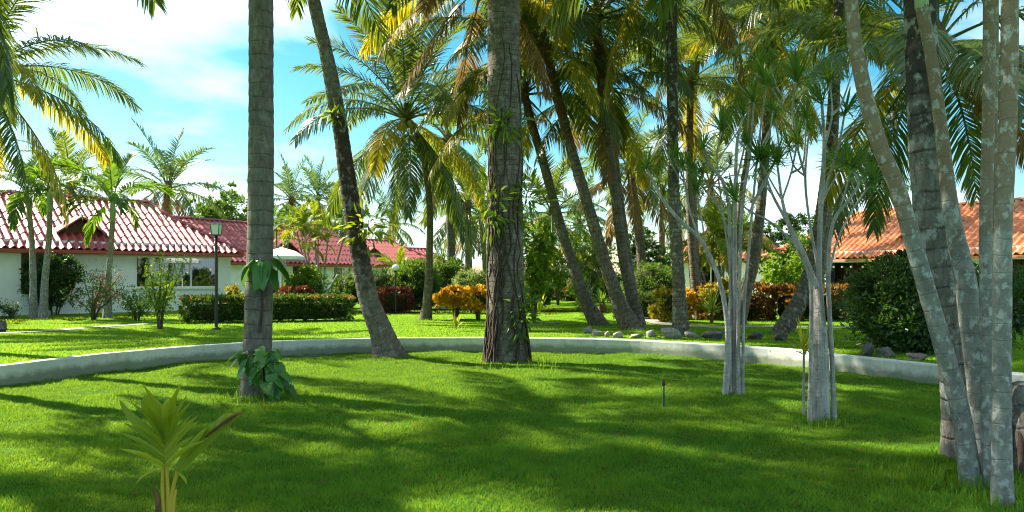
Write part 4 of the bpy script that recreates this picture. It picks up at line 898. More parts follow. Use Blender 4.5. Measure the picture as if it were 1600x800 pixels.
def tree(label, loc, h, rad, n, size, mat, seed, name='broadleaf_tree', trunk=.16, group='broadleaf trees in the background', nc=9, zlow=.45):
    rr = np.random.default_rng(seed); root = thing(name, label, 'tree', loc, group=group); Vs = []; vv = []
    V, F, uv = tube([(0, 0, -.1), (.1, .05, h * .3), (0.05, .1, h * .7)], [trunk, trunk * .75, trunk * .35], 9, .2, rr, lump=.1); obj('trunk', mesh_np('trunk', V, F, M['bark_tree'], uv=uv, smooth=True), root)
    off = 0; FF = []
    for k in range(nc):
        a = rr.uniform(0, 6.28); q = rr.uniform(.15, .8); z = h * (zlow + (1 - zlow) * rr.random()); c = np.array((q * rad * math.cos(a), q * rad * math.sin(a), z * (1 - .12 * q))); s = rad * rr.uniform(.34, .56)
        V, F, uv = tube([(0, 0, h * .32), c * (.5, .5, .72), c], [trunk * .4, trunk * .25, .01], 6, .3, rr, lump=.1); obj('limb', mesh_np('limb', V, F, M['bark_tree'], uv=uv, smooth=True), root)
        V, F, v = clump_leaves(rr, c, (s, s, s * .75), n // nc, size, .2, .3, K=16); Vs.append(V); vv.append(v); FF.append(F + off); off += len(V)
    obj('crown', mesh_np('crown', np.concatenate(Vs), np.concatenate(FF), M[mat], np.concatenate(vv)), root); return root
def hedge(label, pA, pB, w, h, n, size, mat, seed, flowers=None, group=None, name='hedge'):
    mid = (pA + pB) / 2; v = pB - pA
    return bush(name, label, 'hedge', mid, (v.length / 2, w / 2, h / 2), n, size, mat, seed, group, box=True, rz=math.atan2(v.y, v.x), core=.86, stems=0, flowers=flowers, shell=.86, zc=h / 2 - .02)

hedge('long clipped hedge with orange blossoms on top, left of the leaning palm', G(272, 506) + Vector((0, .5, 0)), G(548, 501) + Vector((0, .35, 0)), .95, .74, 15000, .085, 'leaf_hedge', 1, ('flower_orange', 90, .05))
hedge('low dark red hedge behind the clipped hedge', GX(428, 27.5), GX(484, 28.5), .9, .95, 2600, .11, 'leaf_red', 2)
hedge('dark red hedge under the big green bushes, right of the leaning palm', GX(592, 29.5), GX(640, 30), 1.0, .9, 2600, .11, 'leaf_red', 3)
hedge('square dark green hedge below the round bush', GX(962, 25.6), GX(1030, 25), 1.0, .8, 3600, .08, 'leaf_hedge', 4)
hedge('brown and orange croton hedge in front of the right bungalow, left run', GX(1096, 25.4), GX(1205, 24.2), 1.1, 1.05, 3400, .16, 'croton_brown', 5)
hedge('brown croton hedge in front of the right bungalow, right run', GX(1212, 24.2), GX(1345, 24.6), 1.1, 1.0, 3800, .16, 'croton_brown', 6)
bush('round_bush', 'large glossy dark green round bush beside the wall at right', 'bush', GX(1425, 13.9), (1.15, 1.05, .88), 9500, .10, 'leaf_dark', 10, core=.72, zc=.86)
bush('round_bush', 'dark green bush behind the right-edge palm stems', 'bush', GX(1528, 15.4), (.95, .9, .78), 5000, .10, 'leaf_dark', 11)
bush('round_bush', 'ball-shaped clipped bush behind the leaning palms', 'bush', GX(1016, 27.2), (.95, .9, .72), 6500, .075, 'leaf', 12, zc=1.08, core=.8, stems=3, shell=.8)
bush('round_bush', 'pale variegated ball bush left of the central trunk', 'bush', GX(738, 29), (.72, .7, .62), 6000, .065, 'leaf_var', 13, zc=1.0, core=.82, stems=3, shell=.84)
bush('green_bush', 'tall green bush right of the small globe lamp', 'bush', GX(652, 33), (1.15, 1.0, 1.05), 5200, .13, 'leaf', 14)
bush('green_bush', 'bushy green shrub behind the slim straight palm', 'bush', GX(694, 35), (1.05, 1.0, 1.15), 4800, .13, 'leaf', 15)
bush('green_bush', 'dark round bush between leaning palm and globe lamp', 'bush', GX(594, 33), (.75, .8, .75), 3200, .1, 'leaf_dark', 16, zc=.95)
bush('green_bush', 'green shrub beside the white parasol', 'bush', GX(478, 30), (.95, .8, .85), 3600, .13, 'leaf_light', 17)
bush('green_bush', 'green shrub in front of the second porch', 'bush', GX(548, 34), (.95, .8, .8), 3000, .11, 'leaf', 18)
bush('green_bush', 'yellow-green shrub at the corner of the left bungalow', 'bush', GX(364, 27.5), (.4, .4, .52), 1500, .10, 'croton_mix', 19)
bush('green_bush', 'dark shrub growing inside the porch opening', 'bush', GX(84, 27.6), (1.1, .5, .95), 3600, .13, 'leaf_dark', 20, zc=1.25)
bush('croton_bush', 'golden croton with flat top beside the central trunk, larger one', 'bush', G(712, 499), (.68, .5, .30), 2200, .15, 'croton', 21, zc=.72, core=.7, stems=6, up=.8)
bush('croton_bush', 'golden croton right next to the central trunk, smaller one', 'bush', G(748, 500), (.46, .45, .36), 1500, .15, 'croton', 22, zc=.66, core=.7, stems=5, up=.8)
bush('croton_bush', 'yellow-green croton behind the mottled palm', 'bush', GX(1042, 23.2), (.5, .45, .5), 1800, .13, 'croton_mix', 23, up=.7)
bush('croton_bush', 'orange croton between mottled palm and slender palm', 'bush', GX(1066, 24.8), (.42, .4, .5), 1300, .14, 'croton', 24, up=.7)
bush('croton_bush', 'yellow croton right of the slender palm', 'bush', GX(1122, 24.2), (.55, .4, .62), 1500, .15, 'croton_mix', 25, up=.7)
bush('green_bush', 'dark bush at the far end of the lawn', 'bush', GX(872, 47), (1.2, 1, 1.0), 2600, .16, 'leaf_dark', 26)
bush('green_bush', 'reddish low bush at the far end of the lawn', 'bush', GX(893, 45), (.9, .8, .5), 1400, .15, 'croton_brown', 27)
bush('green_bush', 'green shrub just right of the central trunk', 'bush', GX(836, 31), (.7, .7, .7), 2600, .12, 'leaf', 28)
bush('green_bush', 'leafy green shrub behind the leaning palms', 'bush', GX(930, 42), (1.5, 1, .9), 3000, .16, 'leaf_light', 29)
bush('green_bush', 'leafy shrub at the far right edge', 'bush', GX(1600, 21), (.7, .7, .85), 2200, .12, 'leaf_dark', 30)
twig_shrub('bougainvillea', 'sparse pink-flowered shrub against the left bungalow wall', 'shrub', GX(146, 24.6), 1.55, 1.0, 1500, .085, 'leaf', 41, 12, ('flower_pink', 42))
twig_shrub('young_tree', 'small light green sapling tree left of the lamp post', 'tree', G(250, 514), 2.0, .66, 1400, .10, 'leaf_light', 42, 9)
twig_shrub('low_shrub', 'low weedy shrub at the foot of the left bungalow wall', 'shrub', GX(20, 25.2), .6, .6, 500, .08, 'leaf_dark', 43, 7)
twig_shrub('low_shrub', 'low leafy shrub left of the long hedge', 'shrub', GX(214, 24), 1.0, .7, 900, .10, 'leaf', 44, 8)
# taller leafy plants by the central trunk and behind
for k, (lab, x, d, h, w, n, mat) in enumerate((('tall green leafy plant right of the central trunk', 834, 23, 3.1, .55, 1500, 'leaf_light'), ('leafy tree behind the leaning palms, light green', 925, 36, 4.0, 1.1, 1300, 'leaf_light'), ('tall leafy plant behind the first leaning palm', 872, 38, 3.4, .8, 800, 'leaf_light'), ('leafy shrub behind the left dracaena', 1225, 28, 2.6, 1.0, 1800, 'leaf_light'), ('leafy plants beside the right bungalow porch', 1255, 30, 3.0, 1.0, 1800, 'leaf'))):
    twig_shrub('leafy_plant', lab, 'plant', GX(x, d), h, w, n, .2, mat, 60 + k, 9)
tree('dark dense tree between the leaning and mottled palms', GX(1012, 42), 3.9, 2.0, 7000, .2, 'leaf_dark', 70, nc=12, zlow=.3)
tree('green tree behind the left bungalow hip roof', GX(352, 52), 6.8, 3.4, 7000, .26, 'leaf', 71, nc=12)
tree('green tree right of the left palm trunk above the roofs', GX(446, 66), 6.6, 3.6, 6000, .3, 'leaf', 72, nc=12)
tree('feathery grey-green tree behind the leaning palm', GX(532, 70), 11.0, 2.6, 5000, .26, 'leaf', 73, nc=13, zlow=.35)
tree('bushy tree behind the third roof', GX(560, 84), 6.8, 4.0, 4500, .36, 'leaf_dark', 74)
tree('green tree above the left edge roof', GX(20, 46), 6.0, 3.0, 5000, .26, 'leaf', 75)
tree('tree behind the right bungalow, left end', GX(1270, 46), 5.6, 3.0, 5000, .26, 'leaf_dark', 76)
tree('dense tree far right behind the orange roof', GX(1560, 62), 5.6, 2.4, 2600, .3, 'leaf', 77)
tree('tree behind the left roof, right of the bluish palm', GX(296, 58), 6.0, 3.0, 4500, .3, 'leaf_dark', 78)
# areca clumps
def areca(label, loc, n, h, spread, fs, seed, mat='areca', lean=None):
    r = random.Random(seed); root = thing('areca_palm', label, 'palm tree', loc, group='cane palms')
    for k in range(n):
        a = r.uniform(0, 6.28); q = spread * r.uniform(.2, 1); hh = h * r.uniform(.7, 1.05); top = Vector((q * math.cos(a), q * math.sin(a), hh))
        V, F, uv = tube([(top.x * .3, top.y * .3, -.08), (top.x * .6, top.y * .6, hh * .5), tuple(top)], [.04, .035, .03], 7, .15); obj('cane', mesh_np('cane', V, F, M['bark_smooth'], uv=uv, smooth=True), root)
        crown(root, top, 6, fs, seed + k, 'manila', mat, 0.4, 0, 0, .7, drop=.05)
areca('cane palm with thin pale stems in front of the second roof', GX(498, 31), 8, 3.7, 1.3, .62, 81)
areca('cane palm left of the parasol, by the big left trunk', GX(436, 33), 4, 3.7, .6, .6, 82, 'frond_fresh')
areca('light yellow-green cane palm behind the slender palm', GX(1122, 31), 7, 2.9, .9, 1.05, 83)
areca('cane palm by the sea end of the lawn with slanting stems', GX(905, 33), 7, 2.0, .9, .6, 84, 'frond')
areca('small light green palm in front of the third roof', GX(622, 38), 3, 1.9, .4, .8, 85)
areca('low palm fronds left of the right bungalow', GX(1232, 31), 4, 1.5, .6, .95, 86, 'frond_fresh')
areca('cane palm behind the mottled palm, right side', GX(1150, 38), 5, 3.6, .9, 1.0, 87, 'frond_fresh')
V, F, uv = tube([(0, 0, -.1), (.45, 0, .7), (.9, .05, 1.45)], [.05, .045, .04], 8, .1, np.random.default_rng(2), .03, .1, .03)
o = obj('leaning_stem', mesh_np('leaning_stem', V, F, M['bark_smooth'], uv=uv, smooth=True), None, GX(490, 28.8)); tag(o, 'pale bare stem leaning right behind the clipped hedge', 'stem')

# ------------------------------------------------------------------ climbing plants
def heart_leaf(name, mat, seed, lobed=False):
    r = np.random.default_rng(seed); out = [(0, -.06), (.28, -.14), (.46, .08), (.44, .38), (.30, .68), (.12, .92), (0, 1.05)]
    n = len(out); V = []; F = []
    for (x, y) in out:
        c = -0.28 * y * y
        cut = .72 if lobed and (out.index((x, y)) % 2) else 1
        V += [(0, y, c + .0), (x * cut, y, c + .12 * abs(x) - .16 * x * x * 2), (-x * cut, y, c + .12 * abs(x) - .16 * x * x * 2)]
    for i in range(n - 1): F += [(3 * i, 3 * i + 1, 3 * i + 4, 3 * i + 3), (3 * i + 2, 3 * i, 3 * i + 3, 3 * i + 5)]
    return mesh_np(name, V, F, M[mat], np.full(3 * n, r.random()), smooth=True)
HL = [heart_leaf('leaf', 'vine', 1), heart_leaf('leaf', 'vine', 2, True), heart_leaf('leaf', 'vine', 4)]
def vine(label, spots, base, trunkr, seed, stempts, side=None):
    """spots: (px,py,depth,size,azimuth,pitch)"""
    root = thing('climbing_vine', label, 'vine', base, group='vines on the palm trunks'); r = random.Random(seed)
    V, F, uv = tube([np.array(p - base) for p in stempts], [.018, .016, .008], 6, .06, np.random.default_rng(seed), lump=.1); obj('vine_stem', mesh_np('vine_stem', V, F, M['root'], uv=uv, smooth=True), root)
    for (x, y, d, s, az, pt) in spots:
        p = W(x, y, d) - base; obj('leaf', HL[r.randrange(3)], root, p, (R(pt), R(r.uniform(-25, 25)), R(az)), (s * .8, s, s))
    return root
bA = pA[1]; sp = []; r = random.Random(4)
for (x, y, s, az, pt) in ((392, 408, .30, 100, -35), (400, 412, .33, 160, -70), (408, 412, .34, 185, -62), (412, 418, .32, 215, -70), (430, 408, .34, 265, -45), (436, 402, .36, 285, -50), (384, 420, .26, 80, -60), (424, 425, .28, 240, -75)):
    sp.append((x, y, 10.15, s, az, pt))
vine('big-leaved vine clump halfway up the left grey trunk', sp, bA + Vector((-.02, -.19, .9)), .18, 5, [W(406, 520, 10.19), W(410, 470, 10.2), W(407, 415, 10.2)])
sp = []
for k in range(46):
    t = r.random(); x = 408 + r.gauss(0, 17) + (1 - t) * 14; y = 545 + (1 - t) * 72 + r.uniform(-6, 6); sp.append((x, y, 10.1 - (1 - t) * .25 + r.uniform(-.08, .05), r.uniform(.12, .24), 180 + (x - 408) * 2.2 + r.uniform(-40, 40), r.uniform(-85, -30)))
sp += [(384, 552, 10.1, .28, 110, -30), (398, 556, 10.1, .27, 150, -60), (420, 560, 10.1, .30, 220, -70), (444, 590, 10.0, .28, 255, -60), (455, 605, 9.95, .26, 270, -60), (436, 570, 10.05, .28, 240, -65), (378, 548, 10.1, .24, 95, -25)]
vine('thick leafy vine skirt around the foot of the left grey trunk', sp, bA + Vector((.12, -.28, 0)), .2, 6, [W(415, 622, 10.1), W(412, 580, 10.15), W(410, 550, 10.19)])
def tuft(label, x, y, d, n, size, rad, seed, mat='leaf_light', name='climbing_plant'):
    rr = np.random.default_rng(seed); p = W(x, y, d); root = thing(name, label, 'climbing plant', p, group='leaf tufts on the trunks')
    P = rr.normal(0, 1, (n, 3)) * np.array(rad); D = unit(P / np.array(rad) + rr.normal(0, .5, (n, 3)) + (0, -.5, -.15)); L = size * rr.uniform(.6, 1.2, n)
    V, F = leaves(P, D, unit(rr.normal(0, .5, (n, 3)) + (0, -.6, .8)), L, L * .28); obj('foliage', mesh_np('foliage', V, F, M[mat], np.repeat(rr.random(n), 4)), root)
    V, F, uv = tube([(0, .12, -.1), (0, 0, 0), (.02, -.06, .1)], [.015, .012, .006], 5, .05); obj('stem', mesh_np('stem', V, F, M['root'], uv=uv), root)
C_ = 14.42
tuft('highest light green leaf tuft on the central trunk', 788, 192, C_, 60, .28, (.16, .06, .13), 1)
tuft('light green leaf tuft on the left side of the central trunk, middle height', 772, 322, C_, 80, .26, (.14, .07, .22), 2)
tuft('leaf tuft on the right side of the central trunk, middle height', 822, 308, 14.6, 60, .26, (.13, .07, .17), 3)
tuft('spray of green leaves low on the central trunk, right side', 812, 492, C_, 90, .22, (.12, .07, .22), 4, 'leaf')
tuft('yellow-green drooping leaf spray on the dark middle of the leaning trunk', 575, 352, 15.3, 70, .26, (.22, .08, .2), 5, 'areca')
tuft('small leaf tuft high on the leaning trunk', 523, 180, 15.35, 30, .2, (.1, .05, .08), 6)
# ------------------------------------------------------------------ young coconut sprout in the foreground
def ribbon(pts, w, nrm_, pleat=.0):
    C = catmull(pts, 5); n = len(C); V = []; F = []; T = unit(np.gradient(C, axis=0)); S = unit(np.cross(T, np.array(nrm_)))
    U = np.cross(S, T)
    for i in range(n):
        t = i / (n - 1); ww = w * (math.sin(math.pi * min(1, t * .8 + .2)) ** .7) * (1 if t < .98 else .1)
        V += [C[i] - S[i] * ww / 2, C[i] + U[i] * pleat * ww, C[i] + S[i] * ww / 2]
        if i: b = 3 * i; F += [(b - 3, b - 2, b + 1, b), (b - 2, b - 1, b + 2, b + 1)]
    return V, F
SD = 5.12; sb = GX(262, SD, INNER); spr = thing('coconut_sprout', 'young yellow-green coconut sprout in the left foreground', 'palm sprout', sb)
def SW(x, y, dd=0): return np.array(W(x, y, SD + dd) - sb)
for (pts, rad) in (([(256, 806), (254, 760), (256, 700), (258, 665)], [.016, .012, .006]), ([(264, 806), (262, 760), (259, 710), (257, 680)], [.016, .011, .006]), ([(266, 806), (268, 775), (276, 740), (284, 715), (320, 680), (368, 652)], [.016, .012, .004]), ([(270, 806), (272, 780), (275, 765)], [.014, .012, .010])):
    V, F, uv = tube([SW(x, y, .02 * i) for i, (x, y) in enumerate(pts)], rad, 8, .02); obj('stalk', mesh_np('stalk', V, F, M['sprout_stem'], uv=uv, smooth=True), spr)
V, F, uv = tube([SW(250, 808), SW(247, 785), SW(240, 760)], [.028, .02, .006], 8, .02, np.random.default_rng(1), lump=.2); obj('husk', mesh_np('husk', V, F, M['sheath'], uv=uv, smooth=True), spr)
r = random.Random(9); nr = np.random.default_rng(9)
def blade(pts, w, dd, var, pl=.12, mat='sprout'):
    V, F = ribbon([SW(x, y, dd * i / (len(pts) - 1)) for i, (x, y) in enumerate(pts)], w, (nr.normal(0, .25), -1, .3), pl)
    obj('leaflet', mesh_np('leaflet', V, F, M[mat], np.full(len(V), var), smooth=False), spr)
for k in range(10):                                             # fan of the main leaf, both sides of the rib
    t = k / 9; y0 = 728 - t * 62; ln = 84 - 14 * t + r.uniform(-20, 10)
    for s in (-1, 1):
        a = R((26 + t * 44) if s < 0 else (42 + t * 32)) + r.uniform(-.11, .11); x1, y1 = 257 + s * math.cos(a) * ln, y0 - math.sin(a) * ln
        blade([(257, y0), (257 + s * math.cos(a) * ln * .5, y0 - math.sin(a) * ln * .56), (x1, y1 + 5)], .03, r.uniform(-.22, .12), r.random())
for (pts, w, dd, v) in (([(257, 675), (244, 648), (232, 632), (226, 618)], .10, -.08, .7), ([(257, 672), (250, 645), (240, 630), (231, 619)], .075, .05, .95), ([(258, 672), (256, 650), (262, 632), (266, 624)], .09, -.1, .95), ([(257, 690), (222, 665), (200, 645), (186, 624)], .055, .1, .25), ([(257, 684), (236, 652), (226, 634), (222, 622)], .06, .1, .1), ([(258, 676), (268, 650), (270, 632), (268, 625)], .05, .05, .6)):
    blade(pts, w, dd, v)
for k in range(9): blade([(284 + k * 7, 716 - k * 6), (304 + k * 6, 690 - k * 5), (322 + k * 6.5, 668 - k * 2.2)], .045, -.03 + .02 * k, r.random())
blade([(276, 735), (310, 698), (345, 668), (372, 650)], .085, .05, .05)
blade([(352, 662), (364, 652), (374, 646), (383, 648)], .022, .0, .3, mat='frond_brown'); blade([(336, 672), (356, 656), (370, 647), (381, 649)], .03, .03, .8, mat='frond_yellow'); blade([(320, 684), (345, 664), (362, 652), (374, 648)], .02, -.01, .1, mat='frond_brown')
blade([(256, 726), (238, 735), (222, 745), (212, 756)], .018, -.1, .9); blade([(278, 738), (288, 748), (292, 758)], .02, -.02, .9)
# smaller seedlings and rosettes
def rosette(name, label, cat, loc, n, L, w, mat, seed, up=1.2, trunk=None, droop=.6, spread=.75):
    root = thing(name, label, cat, loc); o = obj('leaf_head', strap_mesh('leaf_head', seed, n, L, w, mat, up, spread, droop), root, (0, 0, .08 if not trunk else trunk[1]))
    if trunk:
        V, F, uv = tube([(0, 0, -.06), (0, 0, trunk[1] * .5), (0, 0, trunk[1])], [trunk[0] * 1.15, trunk[0], trunk[0] * .7], 9, .05, np.random.default_rng(seed), .08, .06, .06); obj('trunk', mesh_np('trunk', V, F, M['sheath'] if trunk[0] > .03 else M['bark_pale'], uv=uv, smooth=True), root)
    return root
rosette('seedling', 'small yellow seedling in front of the golden croton', 'seedling', G(712, 518), 12, .42, .06, 'strap_yellow', 31, 2.0)
rosette('seedling', 'yellow-green palm seedling on the lawn right of the central trunk', 'seedling', G(843, 494), 13, .85, .07, 'strap_yellow', 32, 2.2)
rosette('cycad', 'dark-trunked rosette plant between the leaning palms', 'plant', G(941, 489), 42, .62, .06, 'strap', 33, 1.0, (.17, .36))
rosette('dracaena_offshoot', 'spiky yellow-green offshoot beside the right dracaena trunk', 'plant', GX(1256, 8.95, INNER), 30, .36, .028, 'strap_yellow', 34, 1.0, (.016, .74))
rosette('spiky_plant', 'spiky yellow-green plant before the croton hedge', 'plant', GX(1112, 22.5), 34, .8, .05, 'areca', 35, 1.2, (.05, .35))
rosette('spiky_plant', 'low dark tufted plant under the slanting far stems', 'plant', GX(904, 31.5), 50, .5, .05, 'strap', 36, 1.0)
# long grass wisps and weeds left by the mower
rr = np.random.default_rng(77); Vs = []
def wisps(cx, cy, n, sx, sy, h, lv=INNER):
    V = []; F = []; var = []
    for k in range(n):
        x, y = cx + rr.normal(0, sx), cy + rr.normal(0, sy); a = rr.uniform(0, 6.28); hh = h * rr.uniform(.4, 1.1); le = hh * rr.uniform(.15, .7); w = .0045; s = np.array((math.cos(a + 1.57) * w, math.sin(a + 1.57) * w, 0)); p0 = np.array((x, y, lv - .01)); p1 = p0 + (math.cos(a) * le * .3, math.sin(a) * le * .3, hh * .65); p2 = p0 + (math.cos(a) * le, math.sin(a) * le, hh)
        b = len(V); V += [p0 - s, p0 + s, p1 + s * .8, p1 - s * .8, p2]; F += [(b, b + 1, b + 2, b + 3), (b + 3, b + 2, b + 4)]; var += [.6] * 4 + [1]
    return V, F, var
AV = []; AF = []; Av = []
def addw(*a, **k):
    V, F, v = wisps(*a, **k); o_ = len(AV); AV.extend(V); Av.extend(v); AF.extend([tuple(i + o_ for i in f) for f in F])
for (px, py, n, sx, sy, h) in ((792, 566, 240, .5, .16, .13), (845, 578, 60, .35, .25, .26), (612, 560, 200, .4, .14, .12), (400, 624, 320, .34, .18, .12), (1145, 624, 160, .25, .12, .10), (1285, 660, 180, .24, .12, .10), (1540, 760, 900, .45, .35, .13), (1500, 722, 200, .2, .15, .10), (1020, 598, 26, .25, .15, .2), (960, 590, 26, .5, .3, .15), (700, 640, 40, 1.5, 1.0, .07), (1250, 720, 60, 1.2, .8, .07), (1590, 790, 300, .25, .2, .12)):
    p = G(px, py, INNER); addw(p.x, p.y, n, sx, sy, h)
for k in range(0, NL):                                              # unmown fringe along the foot of the wall
    p = LOOP[k] - nrm[k] * .03
    if p[1] > 7: addw(p[0], p[1], 42, .12, .035, .055)
for k in range(0, NL):
    p = LOOP[k] + nrm[k] * .25
    if p[1] > 7: addw(p[0], p[1], 22, .12, .03, .05, lv=OUTER)
for (px, py) in ((664, 502), (940, 508), (990, 518), (1064, 526), (1216, 523), (1152, 510), (1092, 499)):
    p = G(px, py); addw(p.x, p.y - .05, 90, .3, .12, .12, lv=OUTER)
o = obj('long_grass', mesh_np('long_grass', np.array(AV), AF, M['grass'], Av)); o['kind'] = 'stuff'; tag(o, 'longer unmown grass round trunk feet and along the wall', 'grass')

n_ = 260; P = fan(n_, 4.8, 30, 0.6); zz = np.where(inloop(P), und(P[:, 0], P[:, 1]) + .022, OUTER + .03); P3_ = np.column_stack([P, zz]); D = unit(np.column_stack([rr.normal(size=(n_, 2)), rr.normal(0, .15, n_)])); L = rr.uniform(.03, .10, n_)
V, F = leaves(P3_, D, unit(rr.normal(0, .3, (n_, 3)) + (0, 0, 1)), L, L * rr.uniform(.15, .5, n_)); o = obj('leaf_litter', mesh_np('leaf_litter', V, F, M['frond_brown'], np.repeat(rr.random(n_), 4))); o['kind'] = 'stuff'; tag(o, 'small dry brown fallen leaves scattered over the lawns', 'leaves')

# ------------------------------------------------------------------ stones
def rock_mesh(seed, mat):
    me = sphere_mesh('stone', M[mat], 1, 18, 13); r = np.random.default_rng(seed); co = np.array([v.co for v in me.vertices]); q = co.copy(); f = np.ones(len(co))
    for k in range(12): d = unit(r.normal(size=3)); c = r.uniform(.45, .8); e = np.maximum(0, q @ d - c); q -= np.outer(e * .95, d)
    for k in range(4): d = r.normal(size=3) * 2.2; f += .06 * np.sin(co @ d + k)
    q = q * f[:, None]; me.vertices.foreach_set('co', q.astype(np.float32).ravel()); me.polygons.foreach_set('use_smooth', np.zeros(len(me.polygons), dtype=bool)); me.update(); return me
RK = [rock_mesh(i, 'stone') for i in range(4)]; RKD = [rock_mesh(10 + i, 'stone_dark') for i in range(3)]
rr_ = random.Random(12); ordn = ['first', 'second', 'third', 'fourth', 'fifth', 'sixth', 'seventh', 'eighth', 'ninth', 'tenth']
for k, (x, y, w, h) in enumerate(((921, 521, 20, 15), (934, 525, 22, 10), (949, 527, 14, 11), (965, 528, 22, 10), (994, 529, 30, 9), (1018, 527, 24, 12), (1050, 529, 36, 19), (1084, 528, 26, 10))):
    p = G(x, y); s = p.y / FPX; o = obj('stone', RK[k % 4], None, (p.x, p.y + w * s * .3, OUTER + h * s * .3), (rr_.uniform(-.3, .3), rr_.uniform(-.3, .3), rr_.uniform(0, 6)), (w * s * .55, w * s * .45, h * s * .75))
    tag(o, 'grey stone in the row before the leaning palms, %s from the left' % ordn[k], 'stone', 'stones before the palms')
for k, (x, y, w, h) in enumerate(((1116, 530, 32, 13), (1150, 530, 26, 12), (1186, 531, 36, 13), (1222, 533, 30, 13))):
    p = G(x, y); s = p.y / FPX; o = obj('stone', RKD[k % 3], None, (p.x, p.y + w * s * .3, OUTER + h * s * .3), (rr_.uniform(-.3, .3), rr_.uniform(-.3, .3), rr_.uniform(0, 6)), (w * s * .55, w * s * .4, h * s * .7))
    tag(o, 'dark stone behind the wall near the dracaenas, %s from the left' % ordn[k], 'stone', 'dark stones behind the wall')
for k, (x, y, w, h) in enumerate(((1358, 557, 28, 20), (1388, 559, 36, 20), (1436, 563, 40, 12))):
    p = G(x, y); s = p.y / FPX; o = obj('stone', RKD[k % 3], None, (p.x, p.y + w * s * .2, OUTER + h * s * .35), (rr_.uniform(-.3, .3), rr_.uniform(-.3, .3), rr_.uniform(0, 6)), (w * s * .5, w * s * .4, h * s * .65))
    tag(o, 'dark stone at the foot of the big round bush, %s from the left' % ordn[k], 'stone', 'stones by the round bush')
for k, (x, y, w, h) in enumerate(((650, 480, 22, 9), (690, 482, 18, 8))):
    p = G(x, y + 2); s = p.y / FPX; o = obj('stone', RK[k], None, (p.x, p.y, OUTER + h * s * .3), (0, .2, k), (w * s * .55, w * s * .4, h * s * .7)); tag(o, ['grey stone left of the slim straight palm', 'grey stone right of the slim straight palm'][k], 'stone', 'stones by the slim palm')
p = G(-2, 519); o = obj('stone', RKD[1], None, (p.x, p.y, OUTER + .12), (0, 0, 1), (.22, .2, .30)); tag(o, 'dark upright stone beside the path at the left edge', 'stone')
# stump at the right edge
sp0 = GX(1597, 6.3, INNER); st = thing('tree_stump', 'grey weathered stump with dark roots at the right edge', 'stump', sp0); r = np.random.default_rng(3)
V, F, uv = tube([(0, 0, -.1), (.0, 0, .3), (.02, 0, .58), (.03, 0, .70), (.04, 0, .74)], [.2, .16, .14, .12, .06], 18, .03, r, lump=.14, prof=lambda a, t: 1 + .35 * math.exp(-t / .2) * np.abs(np.sin(3 * a + 1))); obj('trunk', mesh_np('trunk', V, F, M['bark_thick'], uv=uv, smooth=True), st)
for a in (-2.7, -2.2, -1.6, -1.0): 
    V, F, uv = tube([(.1 * math.cos(a), .1 * math.sin(a), .5), (.16 * math.cos(a), .17 * math.sin(a), .25), (.26 * math.cos(a), .27 * math.sin(a), -.06)], [.022, .03, .02], 7, .04, r, lump=.15); obj('root', mesh_np('root', V, F, M['root'], uv=uv, smooth=True), st)

# ------------------------------------------------------------------ lamp post, globe lamp, parasol, sprinkler stake
lp = G(338, 515); L1 = thing('lamp_post', 'black garden lamp post with square lantern before the left bungalow', 'lamp post', lp)
V, F, uv = tube([(0, 0, -.05), (0, 0, 1.2), (0, 0, 2.42)], [.042, .04, .036], 10, .3); obj('post', mesh_np('post', V, F, M['black_metal'], smooth=True), L1)
V, F, uv = tube([(0, 0, -.02), (0, 0, .06), (0, 0, .07)], [.11, .11, .05], 12, .03); obj('base_plate', mesh_np('base_plate', V, F, M['black_metal']), L1)
ln = MB().box(-.09, .09, -.09, .09, 2.42, 2.45).build('lantern', M['black_metal'], L1)
MB().poly([(-.14, -.14, 2.71), (.14, -.14, 2.71), (.14, .14, 2.71), (-.14, .14, 2.71)]).poly([(-.14, -.14, 2.71), (0, 0, 2.78), (.14, -.14, 2.71)]).poly([(.14, -.14, 2.71), (0, 0, 2.78), (.14, .14, 2.71)]).poly([(.14, .14, 2.71), (0, 0, 2.78), (-.14, .14, 2.71)]).poly([(-.14, .14, 2.71), (0, 0, 2.78), (-.14, -.14, 2.71)]).build('cap', M['black_metal'], ln)
for sx in (-1, 1):
    for sy in (-1, 1): V, F, uv = tube([(sx * .085, sy * .085, 2.45), (sx * .115, sy * .115, 2.712)], [.010, .010], 5, .2); obj('bar', mesh_np('bar', V, F, M['black_metal']), ln)
for q in range(4):
    c, s = math.cos(q * math.pi / 2), math.sin(q * math.pi / 2)
    def rot(x, y, z): return (x * c - y * s, x * s + y * c, z)
    MB().poly([rot(-.078, -.082, 2.452), rot(.078, -.082, 2.452), rot(.106, -.112, 2.708), rot(-.106, -.112, 2.708)]).build('pane', M['bulb'], ln)
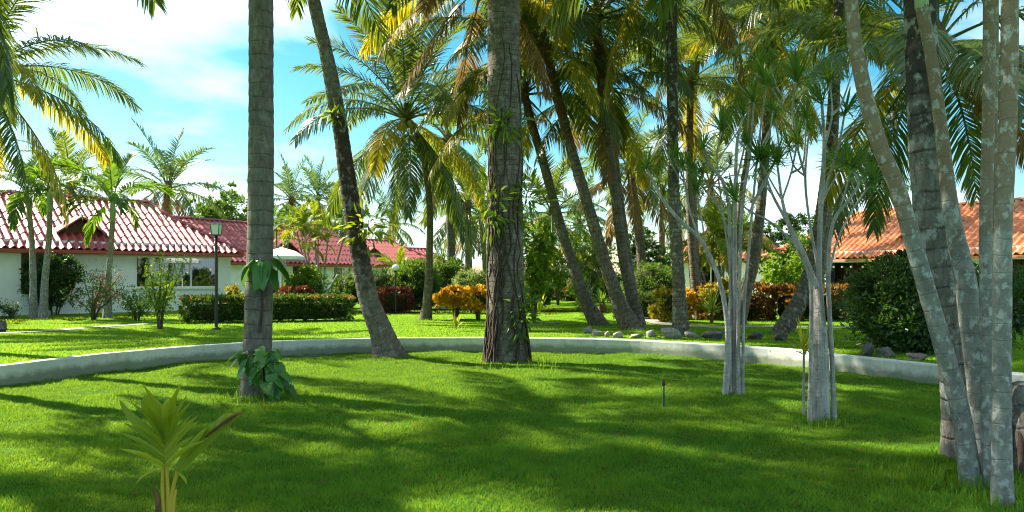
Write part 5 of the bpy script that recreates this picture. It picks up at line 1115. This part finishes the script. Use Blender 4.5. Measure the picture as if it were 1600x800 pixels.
gl = GX(618, 29.0); L2 = thing('globe_lamp', 'small white globe lamp on a post right of the leaning palm', 'lamp post', gl)
V, F, uv = tube([(0, 0, -.05), (0, 0, 1.6)], [.035, .03], 8, .3); obj('post', mesh_np('post', V, F, M['black_metal'], smooth=True), L2)
obj('globe', sphere_mesh('globe', M['bulb'], .14, 14, 10), L2, (0, 0, 1.72), None, (1, 1, .9)); V, F, uv = tube([(0, 0, 1.56), (0, 0, 1.62)], [.05, .08], 8, .03); obj('collar', mesh_np('collar', V, F, M['black_metal']), L2)
pr = GX(440, 29.5); U1 = thing('parasol', 'white parasol behind the left grey trunk', 'parasol', pr)
V, F, uv = tube([(0, 0, -.05), (0, 0, 2.5)], [.03, .03], 8, .3); obj('pole', mesh_np('pole', V, F, M['white_paint'], smooth=True), U1)
V = [(0, 0, 2.52)]; F = []
for k in range(8): a = k * math.pi / 4 + .2; V += [(.55 * math.cos(a), .55 * math.sin(a), 2.36), (0.85 * math.cos(a), 0.85 * math.sin(a), 2.16), (0.85 * math.cos(a), 0.85 * math.sin(a), 2.04)]
for k in range(8): i, j = 1 + 3 * k, 1 + 3 * ((k + 1) % 8); F += [(0, i, j), (i, i + 1, j + 1, j), (i + 1, i + 2, j + 2, j + 1)]
obj('canopy', mesh_np('canopy', V, F, M['fabric_white']), U1)
for k in range(8): a = k * math.pi / 4 + .2; V, F, uv = tube([(0, 0, 2.46), (.83 * math.cos(a), .83 * math.sin(a), 2.11)], [.012, .008], 5, .3); obj('rib', mesh_np('rib', V, F, M['white_paint']), U1)
sk = G(1037, 640, INNER); S1 = thing('sprinkler', 'dark green sprinkler riser standing in the lawn', 'sprinkler', sk)
V, F, uv = tube([(0, 0, -.05), (0, 0, .30)], [.014, .013], 8, .1); obj('riser', mesh_np('riser', V, F, M['green_plastic'], smooth=True), S1)
V, F, uv = tube([(0, 0, .29), (0, 0, .31), (0, 0, .355)], [.016, .022, .018], 10, .01); obj('nozzle', mesh_np('nozzle', V, F, M['black_metal']), S1)
